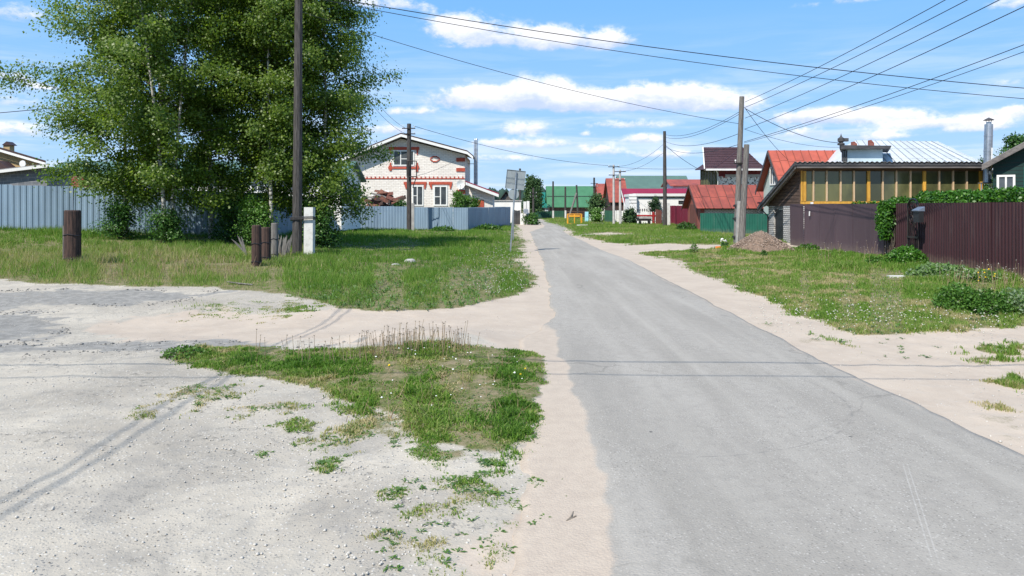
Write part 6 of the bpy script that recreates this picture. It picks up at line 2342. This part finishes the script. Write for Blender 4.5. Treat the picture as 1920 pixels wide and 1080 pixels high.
cs = [p for p in rc(900, 560, 1005, 455, 585) if density(np.array([p[0]]), np.array([p[1]]))[0] > .4]
tag(rosettes('left_verge_weeds', 'x', cs, 8, .10, .09, M_weed, .6, .12, 4), 'leafy weeds through the grass beside the left road edge', 'weeds', kind='stuff')
cs = rc(60, 1250, 1780, 560, 720)
tag(rosettes('sand_weeds', 'x', [p for p in cs if p[0] > 4.4], 6, .05, .02, M_weed, .7, .2, 5), 'sparse sprigs on the sandy strip right of the road', 'weeds', kind='stuff')


def leafy_bush(name, label, px, py, rx, h, n, leaf, seed, lm=M_leaf2, tmean=.5, group=None, ry=None):
    x, y = gp(px, py)
    z = g1(x, y)
    rs_ = np.random.default_rng(seed)
    root = thing(name, label, 'bush', (x, y, z), group)
    u = rs_.normal(0, 1, (n, 3))
    u /= np.linalg.norm(u, axis=1, keepdims=True)
    u[:, 2] = np.abs(u[:, 2])
    r = rs_.uniform(.45, 1.0, n) ** .5
    b = 1 + .5 * (fbm(u[:, 0] * 2 + 7, u[:, 1] * 2 + u[:, 2] * 3 + 7, 1.3, seed) - .5)
    c = u * (r * b)[:, None] * np.array([rx, ry or rx * .8, h])
    tt = np.clip(tmean + rs_.normal(0, .17, n), 0, 1)
    v, f, t4 = leaf_quads(c, np.full(n, leaf), tt, -.2)
    link('foliage', np_mesh('foliage', v, f, lm, np.stack([t4] * 3, 1)), root)
    st = MB()
    for i in range(14):
        k_ = rs_.integers(0, n)
        st.tube([(x, y, z), (x + c[k_, 0] * .5, y + c[k_, 1] * .5, z + c[k_, 2] * .6), (x + c[k_, 0], y + c[k_, 1], z + c[k_, 2])], .006, 4, caps=False)
    st.build('stem', M_bark_dark, root)
    return root


GW = 'plants at the foot of the purple fence'
leafy_bush('bush', 'rounded bright green bush below the iron wicket', 1699, 500, .60, .58, 3200, .06, 51, M_vine, .62, GW)
leafy_bush('bush', 'low light green plant at the end of the smooth purple fence', 1640, 497, .35, .26, 800, .06, 52, M_leaf2, .75, GW)
leafy_bush('bush', 'big-leaved weeds at the fence right of the rounded bush', 1765, 520, .75, .32, 1700, .075, 53, M_weed, .75, GW)
leafy_bush('bush', 'low weeds at the fence foot left of the frame edge', 1835, 528, .6, .28, 1200, .07, 54, M_weed, .7, GW)
leafy_bush('bush', 'broad clump of green potato-like plants, left half, by the right frame edge', 1800, 585, .42, .46, 2600, .045, 55, M_leaf2, .7, 'clump of garden plants on the right verge', ry=.4)
leafy_bush('bush', 'middle of the plant clump on the right verge', 1850, 590, .40, .40, 2200, .045, 56, M_leaf2, .62, 'clump of garden plants on the right verge', ry=.4)
leafy_bush('bush', 'silvery green end of the plant clump at the right frame edge', 1908, 590, .40, .42, 2200, .045, 57, M_weed, .8, 'clump of garden plants on the right verge', ry=.4)
leafy_bush('bush', 'small weed tuft at the left foot of the gravel heap', 1432, 482, .14, .25, 260, .045, 58, M_leaf2, .4)
leafy_bush('bush', 'tiny shrub alone beside the side track', 1301, 476, .16, .42, 300, .05, 59, M_weed, .6)
leafy_bush('bush', 'dark shrub at the foot of the red-roof garage gable', 1287, 432, .8, .6, 900, .12, 60, M_leaf2, .25)
leafy_bush('bush', 'green plants at the shaded foot of the grey corner fence', 915, 432, 1.0, .45, 900, .13, 61, M_leaf2, .45)
leafy_bush('bush', 'leafy weeds before the grey fence beside the crossarm pole', 830, 434, .9, .35, 700, .12, 62, M_leaf2, .5)
leafy_bush('bush', 'weeds at the foot of the smooth purple fence by the heap', 1515, 472, .5, .3, 700, .07, 63, M_leaf2, .65, GW)
leafy_bush('bush', 'light green ragged weed at the left end of the near grass patch', 350, 668, .32, .12, 600, .035, 64, M_weed, .35)

# ------------------------------------------------------------------ stalks and seed heads
def stalks(name, label, pts, h0, h1, r, head, hm=None, lean=.12, yel=0):
    mb_v, mb_f = [], []
    root = None
    n = len(pts)
    x, y = np.array([p[0] for p in pts]), np.array([p[1] for p in pts])
    z = gz(x, y)
    h = rng.uniform(h0, h1, n)
    dx, dy = rng.normal(0, lean, n) * h, rng.normal(0, lean, n) * h
    az = rng.uniform(0, math.pi, n)
    v = np.empty((n, 6, 3))
    for k_ in range(3):
        a = az + k_ * 2.094
        v[:, k_] = np.stack([x + np.cos(a) * r, y + np.sin(a) * r, z], 1)
        v[:, 3 + k_] = np.stack([x + dx + np.cos(a) * r * .6, y + dy + np.sin(a) * r * .6, z + h], 1)
    b = (np.arange(n) * 6)[:, None]
    f = np.concatenate([b + [0, 1, 4, 3], b + [1, 2, 5, 4], b + [2, 0, 3, 5]], 0)
    org = np.array([x.mean(), y.mean(), 0.])
    o = link(name, np_mesh(name, v.reshape(-1, 3) - org, f, M_stalk), None, tuple(org))
    tag(o, label, 'dry stalks', kind='stuff')
    if head:
        s = rng.uniform(.7, 1.3, n) * head
        vv, ff = octas(np.stack([x + dx, y + dy, z + h], 1), s)
        vv = vv
        oo = link('seed_heads', np_mesh('seed_heads', vv - org, ff, hm or M_clod), o)
    return o


pts = []
for (cx_, cy_, sx_, n_) in ((735, 652, 22, 60), (790, 645, 20, 45), (845, 652, 22, 50), (690, 665, 20, 16), (640, 668, 30, 14), (570, 668, 20, 16), (480, 668, 20, 5)):
    for i in range(n_):
        pts.append(gp(random.gauss(cx_, sx_), cy_ + random.uniform(-3, 22)))
stalks('weed_stalks', 'tall dry brown weed stalks on the mound of the near patch', pts, .12, .32, .0035, .010, M_clod)
pts = [gp(random.uniform(640, 980), random.uniform(680, 800)) for i in range(130)]
stalks('straw_stalks', 'bent straw stems through the near grass patch', pts, .05, .2, .003, 0, lean=.6)
pts = [gp(random.uniform(200, 480), random.uniform(478, 530)) for i in range(160)] + [gp(random.uniform(0, 480), random.uniform(500, 530)) for i in range(120)]
stalks('pale_grass_stalks', 'pale dry grass stems before the birches', pts, .15, .4, .005, 0, lean=.3)
pts = [gp(random.uniform(1500, 1700), random.uniform(476, 500)) for i in range(60)] + [gp(random.uniform(1760, 1915), random.uniform(530, 548)) for i in range(70)]
stalks('fence_foot_stalks', 'pale seeding grass stems along the purple fence foot', pts, .25, .55, .004, .012, M_pink, lean=.15)


def heads(name, label, pts, s, hh, m):
    x, y = np.array([p[0] for p in pts]), np.array([p[1] for p in pts])
    z = gz(x, y) + rng.uniform(hh * .5, hh, len(pts))
    v, f = octas(np.stack([x, y, z], 1), np.full(len(pts), 1.) * s * rng.uniform(.7, 1.2, len(pts)) * (.6 + y / 25))
    org = np.array([x.mean(), y.mean(), 0.])
    tag(link(name, np_mesh(name, v - org, f, m), None, tuple(org)), label, 'flowers', kind='stuff')


heads('dandelion_clocks', 'white dandelion clocks in the near grass patch', [gp(random.uniform(700, 990), random.uniform(655, 780)) for i in range(34)], .013, .12, M_flower)
heads('dandelion_clocks', 'whitish dandelion heads in the left verge beside the sign', [gp(random.gauss(935, 38), random.uniform(470, 560)) for i in range(330)], .011, .2, M_pink)
heads('dandelion_clocks', 'whitish seed heads and clover in the right verge', [gp(random.uniform(1400, 1900), random.gauss(596, 20)) for i in range(420)], .013, .12, M_pink)
heads('yellow_flowers', 'few yellow dandelion flowers in the near patch', [gp(807, 652), gp(976, 712), gp(985, 700), gp(730, 700)], .02, .1, M_yflower)
heads('yellow_flowers', 'yellow flowers among the weeds at the purple fence', [gp(random.gauss(1848, 10), random.gauss(532, 4)) for i in range(10)], .02, .3, M_yflower)
heads('far_seed_heads', 'pale seed heads on the far verge', [gp(random.uniform(1200, 1370), random.uniform(445, 458)) for i in range(70)], .010, .2, M_pink)

# rocks, twig, slab, planter
def rock(label, px, py, s, m, flat=.6, name='rock', cat='rock'):
    x, y = gp(px, py)
    n1_, n2_ = 12, 8
    mb = MB()
    vs, fs = [], []
    rs_ = np.random.default_rng(int(px))
    for j in range(n2_ + 1):
        ph = math.pi * j / n2_
        for i in range(n1_):
            a = 2 * math.pi * i / n1_
            q = V(math.sin(ph) * math.cos(a), math.sin(ph) * math.sin(a), math.cos(ph))
            r = 1 + .35 * (float(vnoise(q.x * 1.5 + 9, q.y * 1.5 + q.z * 2 + 9, 1.0, int(px))) - .5)
            vs.append((x + q.x * s * r, y + q.y * s * r * .8, g1(x, y) + q.z * s * flat * r + s * .12))
    for j in range(n2_):
        for i in range(n1_):
            fs.append((j * n1_ + i, (j + 1) * n1_ + i, (j + 1) * n1_ + (i + 1) % n1_, j * n1_ + (i + 1) % n1_))
    mb.add(vs, fs)
    tag(mb.build(name, m, origin=V(x, y, g1(x, y)), smooth=True), label, cat)


rock('grey rounded rock in the left grass right of the tall pole', 768, 493, .20, M_conc_grey)
rock('small flat stone left of the grey rock', 742, 498, .14, M_conc_grey, .35)
x, y = gp(1692, 521)
tag(MB().box(x - .34, x + .34, y - .09, y + .09, g1(x, y), g1(x, y) + .055).build('stone_slab', M_conc, origin=V(x, y, 0)), 'pale concrete slab lying in the grass before the purple fence', 'slab')
x, y = gp(1092, 424)
tag(MB().box(x - .5, x + .5, y - .15, y + .15, g1(x, y), g1(x, y) + .14).build('stone_slab', M_conc, origin=V(x, y, 0)), 'pale slab in the grass in front of the yellow frame', 'slab')
x, y = gp(1122, 420)
tag(MB().box(x - .6, x + .6, y - .15, y + .15, g1(x, y), g1(x, y) + .12).build('plank', M_wood_grey, origin=V(x, y, 0)), 'board lying below the round bush', 'board')
x, y = gp(1071, 975)
tw = thing('twig', 'short dark twig on the sand beside the road', 'twig', (x, y, g1(x, y) + .008))
MB().tube([(x - .03, y - .04, g1(x, y) + .01), (x, y, g1(x, y) + .018), (x + .02, y + .09, g1(x, y) + .01)], .005, 5).tube([(x - .01, y - .02, g1(x, y) + .012), (x + .03, y + .02, g1(x, y) + .016)], .004, 5).build('stick', M_clod, tw)
x, y = gp(450, 536)
tag(MB().tube([(x - .4, y + .3, g1(x, y) + .06), (x, y, g1(x, y) + .05), (x + .35, y - .2, g1(x, y) + .05)], [.012, .02, .012], 5).build('stick', M_wood_grey, origin=V(x, y, 0)), 'grey stick at the edge of the left grass', 'stick')
x, y = gp(700, 740)
x, y = gp(1357, 467)
z = g1(x, y)
pl = thing('flower_bed', 'little flower bed ringed with orange pieces beside the gravel heap', 'flower bed', (x, y, z))
for i in range(9):
    a = 2 * math.pi * i / 9
    px_, py_ = x + math.cos(a) * .27, y + math.sin(a) * .2
    MB().box(px_ - .06, px_ + .06, py_ - .04, py_ + .04, z, z + .11).build('edging', M_orange, pl)
fl = MB()
for i in range(26):
    a, r = random.uniform(0, 6.28), random.uniform(0, .2)
    q = V(x + math.cos(a) * r, y + math.sin(a) * r * .7, z)
    fl.tube([q, q + V(random.uniform(-.05, .05), 0, random.uniform(.15, .3))], [.02, .035], 4)
fl.build('leaves', M_greenhouse if False else mat('plant_green', (.03, .09, .02), rough=.6), pl)
v, f = octas(np.array([(x + random.uniform(-.12, .12), y + random.uniform(-.1, .05), z + random.uniform(.3, .42)) for i in range(12)]), np.full(12, .045))
link('blossoms', np_mesh('blossoms', v - np.array([x, y, z]), f, M_flower), pl)

# ------------------------------------------------------------------ wires
def wire(label, a, b, sag, r=.012, n=28):
    a, b = Vector(a), Vector(b)
    pts = []
    for i in range(n + 1):
        t = i / n
        p = a.lerp(b, t)
        p.z -= sag * 4 * t * (1 - t)
        pts.append(p)
    o = MB().tube(pts, r, 4, caps=False).build('overhead_wire', M_wire, origin=a)
    tag(o, label, 'wire', 'overhead wires')
    return o


PT = ptop
# from the tall pole across to the right, above the houses
wire('upper of the two cables crossing the whole sky from the birches to the right edge', PT + V(.1, 0, -1.55), (30, 26.5, Zat(205, 26.5)), .62, .014)
wire('lower of the two cables crossing the whole sky from the birches to the right edge', PT + V(.1, 0, -1.65), (30, 26.5, Zat(219, 26.5)), .80, .011)
wire('cable from the tall timber pole down to the top of the wire pole', PT + V(.1, 0, -2.2), at(1386, 232, f1.y), .38, .010)
# from the wire pole toward the viewer at the right
pk0 = t1
for i, (dz, ex, ez, lb) in enumerate(((-.25, 9.8, 8.2, 'topmost of the four wires climbing to the upper right'), (-.5, 10.4, 8.2, 'second of the four wires climbing to the upper right'),
                                       (-1.0, 10.6, 8.1, 'third of the four wires climbing to the upper right'), (-1.5, 11.2, 8.1, 'lowest of the four wires climbing to the upper right'))):
    wire(lb, pk0 + V(.15, 0, dz), (ex, -6, ez), .55, .011)
wire('upper wire of the pair leaving the wire pole to the right edge', pk0 + V(.1, 0, -2.1), (16.6, 2, 8.6), .5, .011)
wire('lower wire of the pair leaving the wire pole to the right edge', pk0 + V(.1, 0, -2.15), (16.8, 2, 8.5), .58, .009)
wire('service line from the wire pole down to the spire finial', pk0 + V(.15, 0, -.55), at(1576, 268, 45), .35, .016)
wire('steep service line from the wire pole to the orange roof ridge', pk0 + V(.12, 0, -.5), at(1478, 300, 45), .15, .014)
wire('thin line from the wire pole to the dormer', pk0 + V(.1, 0, -1.5), at(1578, 276, 46), .25, .009)
p46 = at(1246, 250, f3.y)
for i, (dz0_, dz1_) in enumerate(((-.7, -.1), (-.8, -.35), (-1.7, -.7), (-2.2, -1.2))):
    wire(['top wire', 'second wire', 'third wire', 'bottom wire'][i] + ' between the slim dark pole and the wire pole', pk0 + V(-.1, 0, dz0_), p46 + V(0, 0, dz1_), .5, .013)
wire('service line from the slim dark pole to the brown-roof house', p46 + V(0, 0, -1.0), at(1308, 316, 69), .15, .02)
p78 = at(1157, 312, 76)
for i, dz in enumerate((0, -.5)):
    wire(['upper', 'lower'][i] + ' line from the slim dark pole to the twin concrete poles', p46 + V(0, 0, -.9 - dz * -1.5), p78 + V(0, 0, dz), .5, .013)
wire('long line from the crossarm pole to the twin concrete poles', t2 + V(.3, 0, -.15), at(1151, 311, 77), .55, .016)
wire('long line from the twin concrete poles toward the brown-roof house', at(1160, 314, 77), at(1315, 316, 72), .1, .014)
wire('upper line between the crossarm pole and the tall timber pole', t2 + V(-.3, 0, -.3), PT + V(-.3, 0, -.5), .9, .013)
wire('lower line between the crossarm pole and the tall timber pole', t2 + V(-.3, 0, -.7), PT + V(-.3, 0, -1.0), .9, .013)
wire('service line from the crossarm pole to the brick house', t2 + V(.1, 0, -3.9), at(866, 294, 65.9), .2, .012)
wire('wire at the far left running into the birch crown', at(-60, 216, 34), at(303, 175, 34), .1, .016)
# the line along the left side that throws its shadow over the yard
for i, ex in enumerate((-7.30, -7.16)):
    wire(['left', 'right'][i] + ' conductor running from the tall timber pole over the yard', PT + V(-.1 + i * .2, 0, -.4), (ex, -14, 8.9), .7, .013)
# two cables crossing the road overhead
wire('farther cable crossing the road overhead', (-16, 3.45, 7.2), (20, 3.85, 7.2), .5, .015)
wire('nearer cable crossing the road overhead', (-16, 2.85, 7.3), (20, 3.3, 7.2), .7, .011)
